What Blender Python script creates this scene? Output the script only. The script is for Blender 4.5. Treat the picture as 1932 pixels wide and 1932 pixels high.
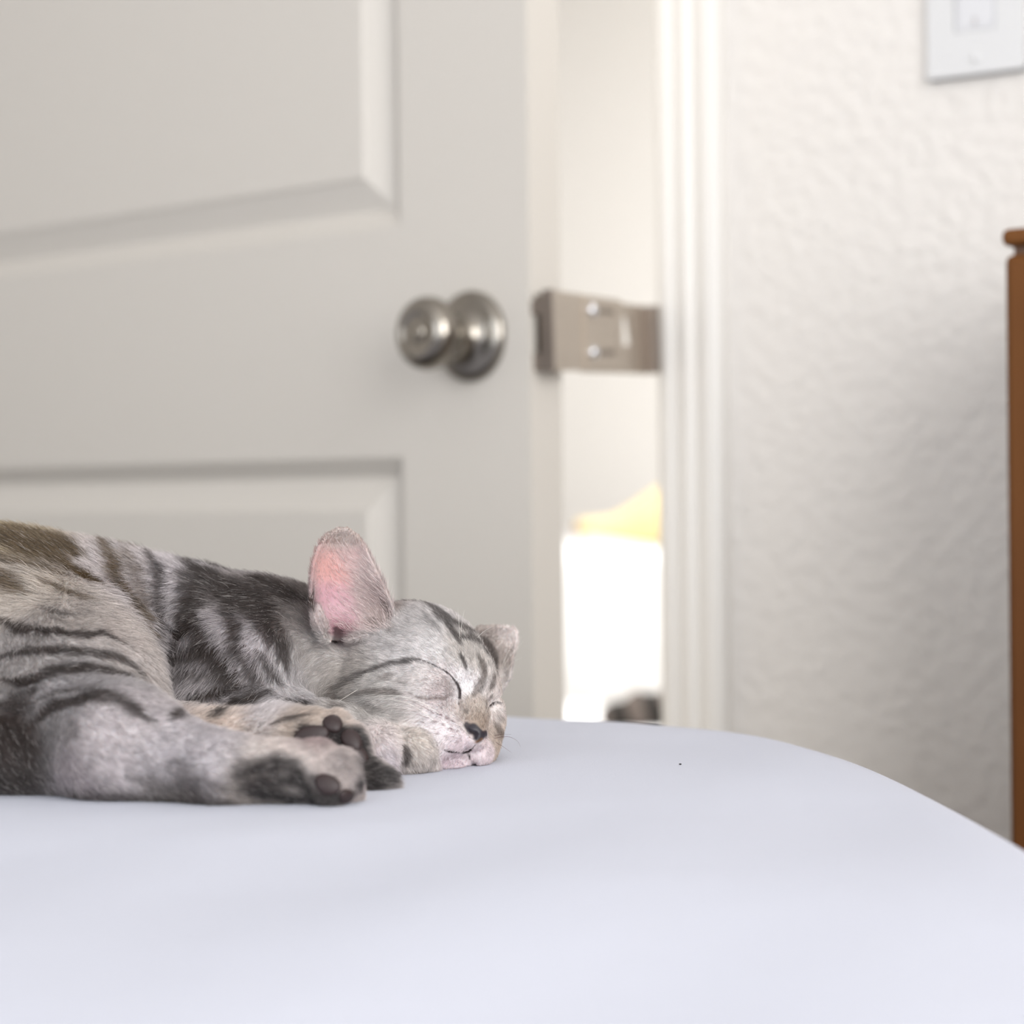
import bpy, bmesh, math, random
import numpy as np
from mathutils import Vector, Matrix
sc = bpy.context.scene
for _o in list(bpy.data.objects):
    bpy.data.objects.remove(_o)
C = sc.collection

# ------------------------------------------------------------------ camera
F, U0, V0 = 4025.0, 966.0, 966.0          # focal length and centre in pixels of the 1932 frame
CAMZ, ROLL, PITCH = 0.790, 0.011, 32 / 4025.0
cam_d = bpy.data.cameras.new('camera')
cam = bpy.data.objects.new('camera', cam_d)
C.objects.link(cam)
cam_d.sensor_fit = 'HORIZONTAL'
cam_d.sensor_width = 24.0
cam_d.lens = 24.0 * F / 1932.0
cam_d.clip_start = 0.02
_fwd = Vector((0, math.cos(PITCH), -math.sin(PITCH)))
_up0 = Vector((0, math.sin(PITCH), math.cos(PITCH)))
_r0 = Vector((1, 0, 0))
_right = _r0 * math.cos(ROLL) - _up0 * math.sin(ROLL)
_up = _up0 * math.cos(ROLL) + _r0 * math.sin(ROLL)
_m = Matrix((_right, _up, -_fwd)).transposed().to_4x4()
_m.translation = (0, 0, CAMZ)
cam.matrix_world = _m
cam_d.dof.use_dof = True
cam_d.dof.focus_distance = 0.960
cam_d.dof.aperture_fstop = 3.7
cam_d.dof.aperture_blades = 0
sc.camera = cam

def at(u, v, Y):
    """metres: the point at distance Y that stands at (u, v) of the 1932 frame"""
    c, s = math.cos(ROLL), math.sin(ROLL)
    a, b = u - U0, v - V0
    x, y = c * a - s * b, s * a + c * b
    d = _fwd * F + _r0 * x - _up0 * y
    return Vector((0, 0, CAMZ)) + d * (Y / d.y)

# ------------------------------------------------------------------ world, window light, exposure
world = bpy.data.worlds.new('daylight')
sc.world = world
world.use_nodes = True
_bg = world.node_tree.nodes['Background']
_bg.inputs[0].default_value = (0.80, 0.88, 1.0, 1)
_bg.inputs[1].default_value = 1.0
sc.view_settings.view_transform = 'Standard'
sc.view_settings.look = 'None'
sc.view_settings.gamma = 1.0
sc.view_settings.use_curve_mapping = False
sc.view_settings.exposure = 0.06

ANG_W, ANG_D = math.radians(33.5), math.radians(42.0)
JX, JY = 0.113, 1.679
ROOM = Matrix.Translation((JX, JY, 0)) @ Matrix.Rotation(-ANG_W, 4, 'Z') @ Matrix.Translation((0, 0.016, 0))
# room axes: x along the wall to the right, y into the wall, z up; the wall face is y = 0
R_X0, R_X1, R_Y0, R_Z1 = -2.1, 1.75, -3.4, 2.44

def area(name, mat, sx, sy, power, col):
    l = bpy.data.lights.new(name, 'AREA')
    l.shape = 'RECTANGLE'; l.size = sx; l.size_y = sy; l.energy = power; l.color = col
    o = bpy.data.objects.new(name, l); C.objects.link(o)
    o.matrix_world = mat
    return o
# window in the right wall and window behind the camera, light shining into the room
WIN1 = (-1.55, 1.50, 0.75, 1.45)     # y centre, width, sill, height (right wall)
WIN2 = (0.35, 2.20, 0.35, 1.85)     # x centre, width, sill, height (wall behind the camera)
area('window_light', ROOM @ Matrix.Translation((R_X1 + .02, WIN1[0], WIN1[2] + WIN1[3] / 2)) @ Matrix.Rotation(math.pi / 2, 4, 'Y'),
     WIN1[3], WIN1[1], 46.0, (1.0, 0.985, 0.965))
area('window_light', ROOM @ Matrix.Translation((WIN2[0], R_Y0 - .02, WIN2[2] + WIN2[3] / 2)) @ Matrix.Rotation(math.pi / 2, 4, 'X'),
     WIN2[1], WIN2[3], 30.0, (0.93, 0.96, 1.0))
# ceiling area light added to brighten the room beyond the door
area('far_room_light', ROOM @ Matrix.Translation((0.1, 0.95, 2.36)), 1.6, 1.2, 100.0, (1.0, 0.985, 0.965))

# ------------------------------------------------------------------ helpers
def mat(name, col, rough=.6, metal=0.0, spec=.5, bump=None, var=None, sss=0, coat=0):
    m = bpy.data.materials.new(name); m.use_nodes = True
    nt = m.node_tree; b = nt.nodes['Principled BSDF']
    b.inputs['Base Color'].default_value = (*col, 1)
    b.inputs['Roughness'].default_value = rough
    b.inputs['Metallic'].default_value = metal
    b.inputs['Specular IOR Level'].default_value = spec
    b.inputs['Coat Weight'].default_value = coat
    if sss:
        b.inputs['Subsurface Weight'].default_value = sss
        b.inputs['Subsurface Radius'].default_value = (.004, .0015, .001)
    tc = nt.nodes.new('ShaderNodeTexCoord')
    if var:      # (scale vec, amount, second colour)
        mp = nt.nodes.new('ShaderNodeMapping'); mp.inputs['Scale'].default_value = var[0]
        nz = nt.nodes.new('ShaderNodeTexNoise'); nz.inputs['Scale'].default_value = 1; nz.inputs['Detail'].default_value = 5
        rp = nt.nodes.new('ShaderNodeValToRGB')
        rp.color_ramp.elements[0].position = .5 - var[1] / 2; rp.color_ramp.elements[1].position = .5 + var[1] / 2
        rp.color_ramp.elements[0].color = (*col, 1); rp.color_ramp.elements[1].color = (*var[2], 1)
        nt.links.new(tc.outputs['Object'], mp.inputs[0]); nt.links.new(mp.outputs[0], nz.inputs['Vector'])
        nt.links.new(nz.outputs['Fac'], rp.inputs[0]); nt.links.new(rp.outputs[0], b.inputs['Base Color'])
    if bump:     # list of (scale, strength, distance, detail)
        prev = None
        for (s, st, di, de) in bump:
            nz = nt.nodes.new('ShaderNodeTexNoise'); nz.inputs['Scale'].default_value = s; nz.inputs['Detail'].default_value = de
            nt.links.new(tc.outputs['Object'], nz.inputs['Vector'])
            bp = nt.nodes.new('ShaderNodeBump'); bp.inputs['Strength'].default_value = st; bp.inputs['Distance'].default_value = di
            nt.links.new(nz.outputs['Fac'], bp.inputs['Height'])
            if prev: nt.links.new(prev.outputs[0], bp.inputs['Normal'])
            prev = bp
        nt.links.new(prev.outputs[0], b.inputs['Normal'])
    return m

def link(name, me, m=None, parent=None, mw=None):
    o = bpy.data.objects.new(name, me); C.objects.link(o)
    if m and hasattr(me, 'materials'): me.materials.append(m)
    if parent: o.parent = parent
    if mw is not None:
        if parent: o.matrix_parent_inverse = parent.matrix_world.inverted()
        o.matrix_world = mw
    return o

def obj(name, bm, m, parent=None, mw=None, smooth=False):
    me = bpy.data.meshes.new(name)
    bmesh.ops.recalc_face_normals(bm, faces=bm.faces)
    bm.to_mesh(me); bm.free()
    if smooth:
        me.polygons.foreach_set('use_smooth', [True] * len(me.polygons))
    o = bpy.data.objects.new(name, me); C.objects.link(o)
    me.materials.append(m)
    if parent is not None:
        o.parent = parent                       # parts are built in the frame of their thing
        if mw is not None: o.matrix_local = mw
    elif mw is not None:
        o.matrix_world = mw
    return o

def empty(name, mw=None):
    o = bpy.data.objects.new(name, None); C.objects.link(o)
    o.empty_display_size = .05
    if mw is not None: o.matrix_world = mw
    return o

def tag(o, label=None, cat=None, group=None, kind=None):
    for k, v in (('label', label), ('category', cat), ('group', group), ('kind', kind)):
        if v: o[k] = v
    return o

def box(bm, x0, x1, y0, y1, z0, z1, bev=0, seg=2):
    vs = [bm.verts.new((x, y, z)) for x in (x0, x1) for y in (y0, y1) for z in (z0, z1)]
    fs = [(0, 1, 3, 2), (4, 6, 7, 5), (0, 4, 5, 1), (2, 3, 7, 6), (0, 2, 6, 4), (1, 5, 7, 3)]
    faces = [bm.faces.new([vs[i] for i in f]) for f in fs]
    if bev:
        es = list({e for f in faces for e in f.edges})
        bmesh.ops.bevel(bm, geom=es, offset=bev, segments=seg, affect='EDGES', profile=.5)
    return bm

def boxbm(*a, **k):
    return box(bmesh.new(), *a, **k)

def lathe(bm, prof, axis_o, axis_d, n=48, close=True):
    """prof: list of (distance along the axis, radius)"""
    d = Vector(axis_d).normalized()
    e1 = d.orthogonal().normalized(); e2 = d.cross(e1)
    rings = []
    for (h, r) in prof:
        c = Vector(axis_o) + d * h
        if r < 1e-6: rings.append([bm.verts.new(c)])
        else: rings.append([bm.verts.new(c + (e1 * math.cos(2 * math.pi * i / n) + e2 * math.sin(2 * math.pi * i / n)) * r) for i in range(n)])
    for a, b in zip(rings, rings[1:]):
        for i in range(n):
            j = (i + 1) % n
            if len(a) == 1 and len(b) == 1: continue
            if len(a) == 1: bm.faces.new((a[0], b[i], b[j]))
            elif len(b) == 1: bm.faces.new((a[i], b[0], a[j]))
            else: bm.faces.new((a[i], b[i], b[j], a[j]))
    return bm

def extrude_profile(bm, pts, p0, p1, ex, ey):
    """closed 2-D profile pts swept from p0 to p1; ex, ey span the profile plane"""
    rows = []
    for p in (Vector(p0), Vector(p1)):
        rows.append([bm.verts.new(p + Vector(ex) * a + Vector(ey) * b) for a, b in pts])
    n = len(pts)
    for i in range(n):
        j = (i + 1) % n
        bm.faces.new((rows[0][i], rows[0][j], rows[1][j], rows[1][i]))
    bm.faces.new(rows[0]); bm.faces.new(rows[1][::-1])
    return bm

# ------------------------------------------------------------------ materials
M_wall = mat('textured_wall_paint', (.685, .655, .62), .75, bump=[(85, .65, .005, 2.0), (300, .15, .001, 2)])
M_farwall = mat('far_wall_paint', (.86, .84, .81), .8, bump=[(60, .3, .003, 3)])
M_ceil = mat('ceiling_paint', (.82, .80, .78), .85, bump=[(70, .4, .004, 3)])
M_floor = mat('carpet', (.46, .42, .37), .95, bump=[(900, .6, .003, 3)])
M_door = mat('door_paint', (.60, .565, .515), .38, bump=[(140, .03, .001, 3)])
M_trim = mat('trim_paint', (.72, .70, .67), .4)
M_nickel = mat('satin_nickel', (.31, .285, .25), .2, 1.0)
M_plated = mat('dark_bracket_metal', (.26, .22, .19), .4, .8)
M_plate = mat('brushed_plate_metal', (.56, .50, .43), .42, .85, var=((8, 8, 260), .5, (.50, .44, .38)))
M_screw = mat('bright_screw_metal', (.80, .82, .86), .2, 1.0)
M_dark = mat('dark_recess', (.03, .028, .025), .6)
M_switch = mat('white_switch_plastic', (.62, .62, .62), .3)
M_switchb = mat('white_rocker_plastic', (.62, .62, .635), .3)
M_wood = mat('stained_wood', (.080, .027, .007), .6, spec=.2, var=((9, 9, 2.2), .5, (.18, .070, .015)), bump=[(60, .05, .001, 4)])
M_woodd = mat('dark_wood_edge', (.10, .045, .018), .5)
M_sheet = mat('white_bed_sheet', (.485, .50, .565), .9, spec=.2, bump=[(1500, .35, .0006, 3), (220, .10, .0012, 3), (14, .22, .006, 2)])
M_base = mat('grey_bed_base', (.42, .40, .39), .9)
M_white = mat('white_bedding', (.90, .90, .90), .9, bump=[(18, .3, .01, 3)])
M_yellow = mat('yellow_cloth', (.68, .55, .29), .9, bump=[(40, .3, .006, 3)])
M_brown = mat('brown_button', (.16, .075, .03), .6)
M_lint = mat('black_lint', (.01, .01, .012), .9)

# ------------------------------------------------------------------ room shell
OP0, OP1, OPH = -0.92, -0.005, 2.05       # door opening along the wall
TH = 0.115
def struct(name, bm, m, mw=ROOM, parent=None, smooth=False):
    o = obj(name, bm, m, parent, mw if parent is None else None, smooth)
    if parent is None: o['kind'] = 'structure'
    return o
bm = bmesh.new()
box(bm, R_X0 - .115, OP0 - .02, 0, TH, 0, R_Z1)
box(bm, OP1 + .02, R_X1 + .115, 0, TH, 0, R_Z1)
box(bm, OP0 - .02, OP1 + .02, 0, TH, OPH + .02, R_Z1)
struct('wall_back', bm, M_wall)
struct('wall_left', boxbm(R_X0 - .115, R_X0, R_Y0 - .115, 0, 0, R_Z1), M_wall)
def holed(axis, lo, hi, c, w, z0, h, x0, x1):
    bm = bmesh.new()
    for (a0, a1, b0, b1) in ((lo, c - w / 2, 0, R_Z1), (c + w / 2, hi, 0, R_Z1), (c - w / 2, c + w / 2, 0, z0), (c - w / 2, c + w / 2, z0 + h, R_Z1)):
        if axis == 'y': box(bm, x0, x1, a0, a1, b0, b1)
        else: box(bm, a0, a1, x0, x1, b0, b1)
    return bm
struct('wall_right', holed('y', R_Y0 - .115, 0, *WIN1, R_X1, R_X1 + .115), M_wall)
struct('wall_front', holed('x', R_X0, R_X1, *WIN2, R_Y0 - .115, R_Y0), M_wall)
for nm, axis, w, d0 in (('window_1', 'y', WIN1, R_X1), ('window_2', 'x', WIN2, R_Y0)):
    c, wd, z0, h = w
    e = empty(nm, ROOM); e['kind'] = 'structure'
    s = 1 if axis == 'y' else -1
    def fr(name, a0, a1, b0, b1, p0, p1):
        d1, d2 = sorted((d0 + s * p0, d0 + s * p1))
        if axis == 'y': obj(name, boxbm(d1, d2, a0, a1, b0, b1, bev=.003), M_trim, e)
        else: obj(name, boxbm(a0, a1, d1, d2, b0, b1, bev=.003), M_trim, e)
    fr('window_frame', c - wd / 2, c - wd / 2 + .04, z0, z0 + h, .03, .09)
    fr('window_frame', c + wd / 2 - .04, c + wd / 2, z0, z0 + h, .03, .09)
    fr('window_frame', c - wd / 2 + .04, c + wd / 2 - .04, z0, z0 + .04, .03, .09)
    fr('window_frame', c - wd / 2 + .04, c + wd / 2 - .04, z0 + h - .04, z0 + h, .03, .09)
    fr('window_sill', c - wd / 2 - .03, c + wd / 2 + .03, z0 - .025, z0, -.03, .0)
struct('ceiling', boxbm(R_X0 - .115, R_X1 + .115, R_Y0 - .115, TH, R_Z1, R_Z1 + .1), M_ceil)
struct('floor', boxbm(-3.2, 2.6, R_Y0 - .115, 3.6, -.06, 0), M_floor)
# the room beyond the door
struct('wall_far', boxbm(-3.2, 2.6, 3.0, 3.1, 0, R_Z1), M_farwall)
struct('wall_far_side', boxbm(2.5, 2.6, TH, 3.0, 0, R_Z1), M_farwall)
struct('wall_far_left', boxbm(-3.2, -3.1, TH, 3.0, 0, R_Z1), M_farwall)
struct('ceiling_far', boxbm(-3.2, 2.6, TH, 3.1, R_Z1, R_Z1 + .1), M_ceil)
# baseboards
struct('baseboard_back', boxbm(OP1 + .062, R_X1, -.014, 0, 0, .085, bev=.003), M_trim)
struct('baseboard_left', boxbm(R_X0, R_X0 + .014, R_Y0, 0, 0, .085, bev=.003), M_trim)

# door frame: jambs, stop, casing with a moulded profile
tr = empty('trim_1', ROOM); tr['kind'] = 'structure'; tr['label'] = 'white moulded door casing and jamb around the open door'
obj('jamb', boxbm(OP1, OP1 + .019, -.001, TH + .001, 0, OPH), M_trim, tr)
obj('jamb', boxbm(OP0 - .019, OP0, -.001, TH + .001, 0, OPH), M_trim, tr)
obj('jamb', boxbm(OP0 - .019, OP1 + .019, -.001, TH + .001, OPH, OPH + .019), M_trim, tr)
obj('door_stop', boxbm(OP1 - .011, OP1, .040, .075, 0, OPH, bev=.002), M_trim, tr)
obj('door_stop', boxbm(OP0, OP0 + .011, .040, .075, 0, OPH, bev=.002), M_trim, tr)
CAS = [(0, 0), (0, .0085), (.003, .0105), (.009, .0112), (.0125, .0100), (.0145, .0075), (.0175, .0085), (.022, .0115), (.027, .0128),
       (.031, .0118), (.0335, .0095), (.037, .0120), (.043, .0155), (.050, .0165), (.056, .0150), (.058, .0110), (.058, 0)]
def casing(p0, p1, ex):
    return obj('casing', extrude_profile(bmesh.new(), CAS, p0, p1, ex, (0, -1, 0)), M_trim, tr)
casing((0, 0, 0), (0, 0, OPH + .063), (1, 0, 0))
casing((OP0 - .005, 0, 0), (OP0 - .005, 0, OPH + .063), (-1, 0, 0))
casing((OP0 - .005, 0, OPH + .005), (0, 0, OPH + .005), (0, 0, 1))
# same casing on the far side of the wall
obj('casing', boxbm(0, .058, TH, TH + .014, 0, OPH + .06, bev=.003), M_trim, tr)

# ------------------------------------------------------------------ the door
DW, DH, DT = 0.90, 2.03, 0.035
DOOR = Matrix.Translation((0.0142, 1.5455, 0.012)) @ Matrix.Rotation(-ANG_D, 4, 'Z')
door = empty('door_1', DOOR); door['kind'] = 'structure'
door['label'] = 'greige painted two panel door standing ajar behind the bed'
PX0, PX1 = -DW + .1305, -.1305                       # panels left and right
PANELS = [(0.9973 - .012, 1.90), (0.23, 0.820 - .012)]
# (inset from the panel outline, depth below the face)
PROF = [(0, 0), (.0010, .0014), (.0030, .0024), (.0135, .0098), (.0155, .0104), (.0175, .0100), (.0385, .0022), (.0405, .0006), (.0425, .0004)]
bm = bmesh.new()
box(bm, -DW, 0, .0118, DT, 0, DH)                    # core and back skin
zs = [0, PANELS[1][0], PANELS[1][1], PANELS[0][0], PANELS[0][1], DH]
def quad(a, b, c, d):
    bm.faces.new([bm.verts.new(p) for p in (a, b, c, d)])
box(bm, -DW, PX0, 0, .0119, 0, DH); box(bm, PX1, 0, 0, .0119, 0, DH)
box(bm, PX0, PX1, 0, .0119, 0, zs[1]); box(bm, PX0, PX1, 0, .0119, zs[2], zs[3]); box(bm, PX0, PX1, 0, .0119, zs[4], DH)
bmesh.ops.remove_doubles(bm, verts=bm.verts, dist=1e-6)
leaf = obj('door_leaf', bm, M_door, door)
for (z0, z1) in PANELS:
    bm = bmesh.new(); prev = None
    for (i, d) in PROF:
        ring = [bm.verts.new(p) for p in ((PX0 + i, d, z0 + i), (PX1 - i, d, z0 + i), (PX1 - i, d, z1 - i), (PX0 + i, d, z1 - i))]
        if prev:
            for k in range(4): bm.faces.new((prev[k], prev[(k + 1) % 4], ring[(k + 1) % 4], ring[k]))
        prev = ring
    bm.faces.new(prev)
    back = [bm.verts.new(p) for p in ((PX0, .0130, z0), (PX1, .0130, z0), (PX1, .0130, z1), (PX0, .0130, z1))]
    bm.verts.ensure_lookup_table()
    for k in range(4): bm.faces.new((bm.verts[k], back[k], back[(k + 1) % 4], bm.verts[(k + 1) % 4]))
    bm.faces.new(back[::-1])
    obj('door_panel', bm, M_door, door)
# knob with rosette, at 57 mm from the edge
KX, KZ = -.0567, .908 - .012
knob = obj('door_knob', lathe(bmesh.new(), [(.000, .0), (.000, .0335), (.003, .0338), (.0055, .0325), (.0075, .0295), (.0085, .0225), (.0105, .0185),
       (.014, .0150), (.019, .0128), (.026, .0122), (.0305, .0135), (.0335, .0175), (.037, .0225), (.042, .0258), (.047, .0268), (.052, .0262), (.056, .0242), (.059, .0205),
       (.0605, .0175), (.0600, .0150), (.0585, .0130), (.0585, .0100), (.0595, .0)], (KX, 0, KZ), (0, -1, 0), 64), M_nickel, door, smooth=True)
knob['label'] = 'round satin nickel door knob'
obj('lock_button', lathe(bmesh.new(), [(.0590, .0075), (.0605, .0072), (.0612, .0055), (.0606, .0)], (KX, 0, KZ), (0, -1, 0), 32), M_nickel, knob, smooth=True)
obj('latch_plate', boxbm(-.0005, .0010, .005, .030, KZ - .028, KZ + .028, bev=.0008), M_nickel, door)
obj('door_knob', lathe(bmesh.new(), [(.0, .033), (.006, .031), (.012, .015), (.03, .012), (.04, .025), (.052, .026), (.06, .018), (.062, 0)], (KX, DT, KZ), (0, 1, 0), 40), M_nickel, door, smooth=True)

# ------------------------------------------------------------------ metal guard latch between door edge and jamb
GA = at(1043, 624, 1.535); GB = at(1229, 640, 1.685)
gdir = Vector((GB.x - GA.x, GB.y - GA.y, 0)); GL = gdir.length; gdir.normalize()
gy = Vector((-gdir.y, gdir.x, 0))                    # away from the camera
GM = Matrix(((gdir.x, gy.x, 0, GA.x), (gdir.y, gy.y, 0, GA.y), (0, 0, 1, GA.z), (0, 0, 0, 1)))
GM = GM @ Matrix.Rotation(-math.radians(2.9), 4, 'Y')
guard = tag(empty('door_guard_latch', GM), 'flat grey metal guard latch bridging the door edge and the jamb', 'latch')
def plate(name, pts, y0, y1, m=M_plate, parent=None, holes=()):
    """flat plate in the x-z plane with optional rectangular or polygon holes"""
    bm = bmesh.new()
    edges = []
    for loop in [pts] + list(holes):
        vs = [bm.verts.new((a, y0, b)) for a, b in loop]
        edges += [bm.edges.new((vs[i], vs[(i + 1) % len(vs)])) for i in range(len(vs))]
    bmesh.ops.triangle_fill(bm, edges=edges, use_beauty=True, use_dissolve=False)
    r = bmesh.ops.extrude_face_region(bm, geom=list(bm.faces))
    for v in r['geom']:
        if isinstance(v, bmesh.types.BMVert): v.co.y = y1
    return obj(name, bm, m, parent or guard)
h1 = .0290
x_hole = GL * .71
plate('front_plate', [(0, -h1), (GL * .66, -h1), (GL * .66, h1 - .0045), (0, h1)], -.0016, 0,
      holes=[[(GL * .405, .0135), (GL * .58, .0128), (GL * .58, .0168), (GL * .405, .0175)], [(GL * .405, -.0175), (GL * .58, -.0178), (GL * .58, -.0138), (GL * .405, -.0135)]])
plate('slide_plate', [(GL * .26, -h1 - .001), (GL * .96, -h1 - .003), (GL * .96, h1 - .008), (GL * .26, h1 - .004)], .0002, .0018,
      holes=[[(x_hole - .009, -.0110), (x_hole + .012, -.0090), (x_hole + .006, .0115), (x_hole - .003, .0115)]])
plate('raised_plate', [(GL * .275, -h1 + .001), (GL * .655, -h1 + .001), (GL * .655, h1 - .006), (GL * .275, h1 - .0025)], -.0030, -.0017,
      holes=[[(GL * .405, .0135), (GL * .58, .0128), (GL * .58, .0168), (GL * .405, .0175)], [(GL * .405, -.0175), (GL * .58, -.0178), (GL * .58, -.0138), (GL * .405, -.0135)]])
for zz in (.0155, -.0155):
    obj('screw', lathe(bmesh.new(), [(0, .0045), (.0018, .0045), (.0032, .0032), (.0036, 0)], (GL * .345, -.0030, zz), (0, -1, 0), 24), M_screw, guard, smooth=True)
for zz in (.0152, -.0156):
    obj('slot_shade_fill', boxbm(GL * .405, GL * .58, -.0010, .0001, zz - .0019, zz + .0019), M_plated, guard)  # dark boxes in the slots stand in for their shade
obj('end_flange', boxbm(GL * .90, GL * .975, -.010, .004, -h1 - .003, h1 - .008, bev=.0006), M_plated, guard)
# bracket that hooks over the door edge, with a rectangular notch
bdir = Vector((-.80, -.60, 0)) 
fl = plate('door_bracket', [(0, -h1), (0, h1 + .001), (-.0098, h1 + .0005), (-.0098, h1 - .0045), (-.0215, h1 - .006), (-.0215, h1 - .0165), (-.0120, h1 - .0165), (-.0120, -h1 + .0135), (-.0215, -h1 + .0135), (-.0215, -h1 + .001)], -.0008, .0008, m=M_plated)
_l = GM.inverted().to_3x3() @ Vector((math.cos(ANG_D), -math.sin(ANG_D), 0))
fl.matrix_local = Matrix.Translation((0, -.0008, 0)) @ Matrix.Rotation(math.atan2(_l.y, _l.x), 4, 'Z')

# ------------------------------------------------------------------ light switch
def room_pt(u, v, y=0.0):
    """point of the frame on the plane y of the room"""
    d = at(u, v, 1.0) - Vector((0, 0, CAMZ))
    inv = ROOM.inverted()
    o = inv @ Vector((0, 0, CAMZ)); dd = inv.to_3x3() @ d
    return o + dd * ((y - o.y) / dd.y)
p_corner = room_pt(1750, 152, -.0065)
sw = tag(empty('light_switch', ROOM @ Matrix.Translation((p_corner.x, 0, p_corner.z))), 'white rocker light switch plate on the textured wall', 'light switch')
p_r0 = room_pt(1801, 62, -.006); p_r1 = room_pt(1879, 52, -.006); p_s = room_pt(1842, 110, -.006)
PWD = (p_r0.x - p_corner.x) * 2 + (p_r1.x - p_r0.x); PHT = .128
rx0, rx1 = p_r0.x - p_corner.x, p_r1.x - p_corner.x
rz0 = p_r0.z - p_corner.z; rz1 = PHT - rz0
bm = bmesh.new()
for (a0, a1, b0, b1) in ((0, rx0, 0, PHT), (rx1, PWD, 0, PHT), (rx0, rx1, 0, rz0), (rx0, rx1, rz1, PHT)):
    box(bm, a0, a1, -.0065, .0, b0, b1)
bmesh.ops.remove_doubles(bm, verts=bm.verts, dist=1e-6)
obj('wall_plate', bm, M_switch, sw)
obj('plate_rim', extrude_profile(bmesh.new(), [(0, 0), (0, .0065), (.002, .0072), (.004, .0065), (.004, 0)], (0, 0, 0), (PWD, 0, 0), (0, 0, 1), (0, -1, 0)), M_switch, sw)
obj('rocker_frame', boxbm(rx0 + .0006, rx1 - .0006, -.0055, -.001, rz0 + .0006, rz1 - .0006), M_switchb, sw)
bm = bmesh.new()
extrude_profile(bm, [(rz0 + .003, .0060), ((rz0 + rz1) / 2, .0070), (rz1 - .003, .0115), (rz1 - .003, .004), (rz0 + .003, .004)], (rx0 + .003, 0, 0), (rx1 - .003, 0, 0), (0, 0, 1), (0, -1, 0))
obj('rocker', bm, M_switchb, sw)
obj('indicator', boxbm((rx0 + rx1) / 2 - .001, (rx0 + rx1) / 2 + .001, -.0068, -.005, rz0 + .004, rz0 + .009), M_base, sw)
for zz in (p_s.z - p_corner.z, PHT - (p_s.z - p_corner.z)):
    obj('screw', lathe(bmesh.new(), [(0, .0032), (.0008, .0030), (.0014, .0)], ((rx0 + rx1) / 2, -.0065, zz), (0, -1, 0), 20), M_switch, sw, smooth=True)

# ------------------------------------------------------------------ wooden dresser at the right
dc = at(1893, 470, 1.30)
dl = ROOM.inverted() @ dc
DRES = ROOM @ Matrix.Translation((dl.x, dl.y, 0))
dr = tag(empty('dresser', DRES), 'reddish brown wooden dresser standing against the textured wall', 'dresser')
ztop = at(1900, 432, 1.30).z; zb = at(1900, 480, 1.30).z
DWD, DDP = .92, -dl.y - .02
obj('top', boxbm(-.001, DWD, -.002, DDP, ztop - .0105, ztop, bev=.004, seg=4), M_wood, dr)
obj('top_rail', boxbm(.0045, DWD - .006, .006, DDP - .002, zb - .001, ztop - .0100), M_woodd, dr)
obj('body', boxbm(.0, DWD - .002, .0, DDP, .06, zb, bev=.005, seg=3), M_wood, dr)
dz = [(.09, .36), (.375, .64), (.655, zb - .02)]
for (a, b) in dz:
    for (x0, x1) in ((.03, .455), (.465, .89)):
        d = obj('drawer', boxbm(x0, x1, -.012, .0, a, b, bev=.003), M_wood, dr)
        obj('knob', lathe(bmesh.new(), [(0, .008), (.008, .007), (.014, .013), (.02, .014), (.025, .009), (.026, 0)], ((x0 + x1) / 2, -.012, (a + b) / 2), (0, -1, 0), 24), M_woodd, d, smooth=True)
for x0 in (.01, DWD - .062):
    for y0 in (.01, DDP - .06):
        obj('leg', boxbm(x0, x0 + .05, y0, y0 + .05, 0, .06, bev=.003), M_woodd, dr)
# ------------------------------------------------------------------ the bed on which the kitten lies
BZ = 0.669
def catmull(pts, n, closed=True):
    pts = [np.array(p, float) for p in pts]; out = []
    m = len(pts)
    for i in range(m if closed else m - 1):
        if closed: p0, p1, p2, p3 = pts[i - 1], pts[i], pts[(i + 1) % m], pts[(i + 2) % m]
        else: p0, p1, p2, p3 = pts[max(i - 1, 0)], pts[i], pts[i + 1], pts[min(i + 2, m - 1)]
        for k in range(n):
            t = k / n
            out.append(.5 * ((2 * p1) + (p2 - p0) * t + (2 * p0 - 5 * p1 + 4 * p2 - p3) * t * t + (3 * p1 - p0 - 3 * p2 + p3) * t ** 3))
    if not closed: out.append(pts[-1])
    return np.array(out)
OUT = [(-.50, 1.515), (-.22, 1.325), (0, 1.180), (.0776, 1.128), (.1177, 1.080), (.1400, 1.010), (.1525, .925), (.1610, .80), (.1650, .68), (.171, .45), (.175, .1), (.165, -.25), (.08, -.40),
       (-.15, -.45), (-.9, -.44), (-1.32, -.35), (-1.43, -.1), (-1.45, .6), (-1.45, 1.4), (-1.36, 1.80), (-1.12, 1.90)]
ol = catmull(OUT, 14)
seg = np.roll(ol, -1, 0) - np.roll(ol, 1, 0)
nrm = np.stack([-seg[:, 1], seg[:, 0]], 1); nrm /= np.linalg.norm(nrm, axis=1)[:, None]
if ((ol - ol.mean(0)) * nrm).sum() < 0: nrm = -nrm
RR = .055
ol = ol + nrm * RR * .86
bc = np.array((-.50, .55))
def bed_wave(x, y):
    w = .0016 * math.sin(17 * x + 9 * y + 1.3) + .0012 * math.sin(-11 * x + 23 * y) + .0009 * math.sin(41 * x - 18 * y + .7)
    keep = 1 - math.exp(-(max(0, math.hypot((x + .16) / .22, (y - .94) / .15) - .85) * 3) ** 2)
    return w * keep
bm = bmesh.new()
rings = []
def ring(f):
    r = [bm.verts.new(f(i)) for i in range(len(ol))]; rings.append(r)
dmax = .30
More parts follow.
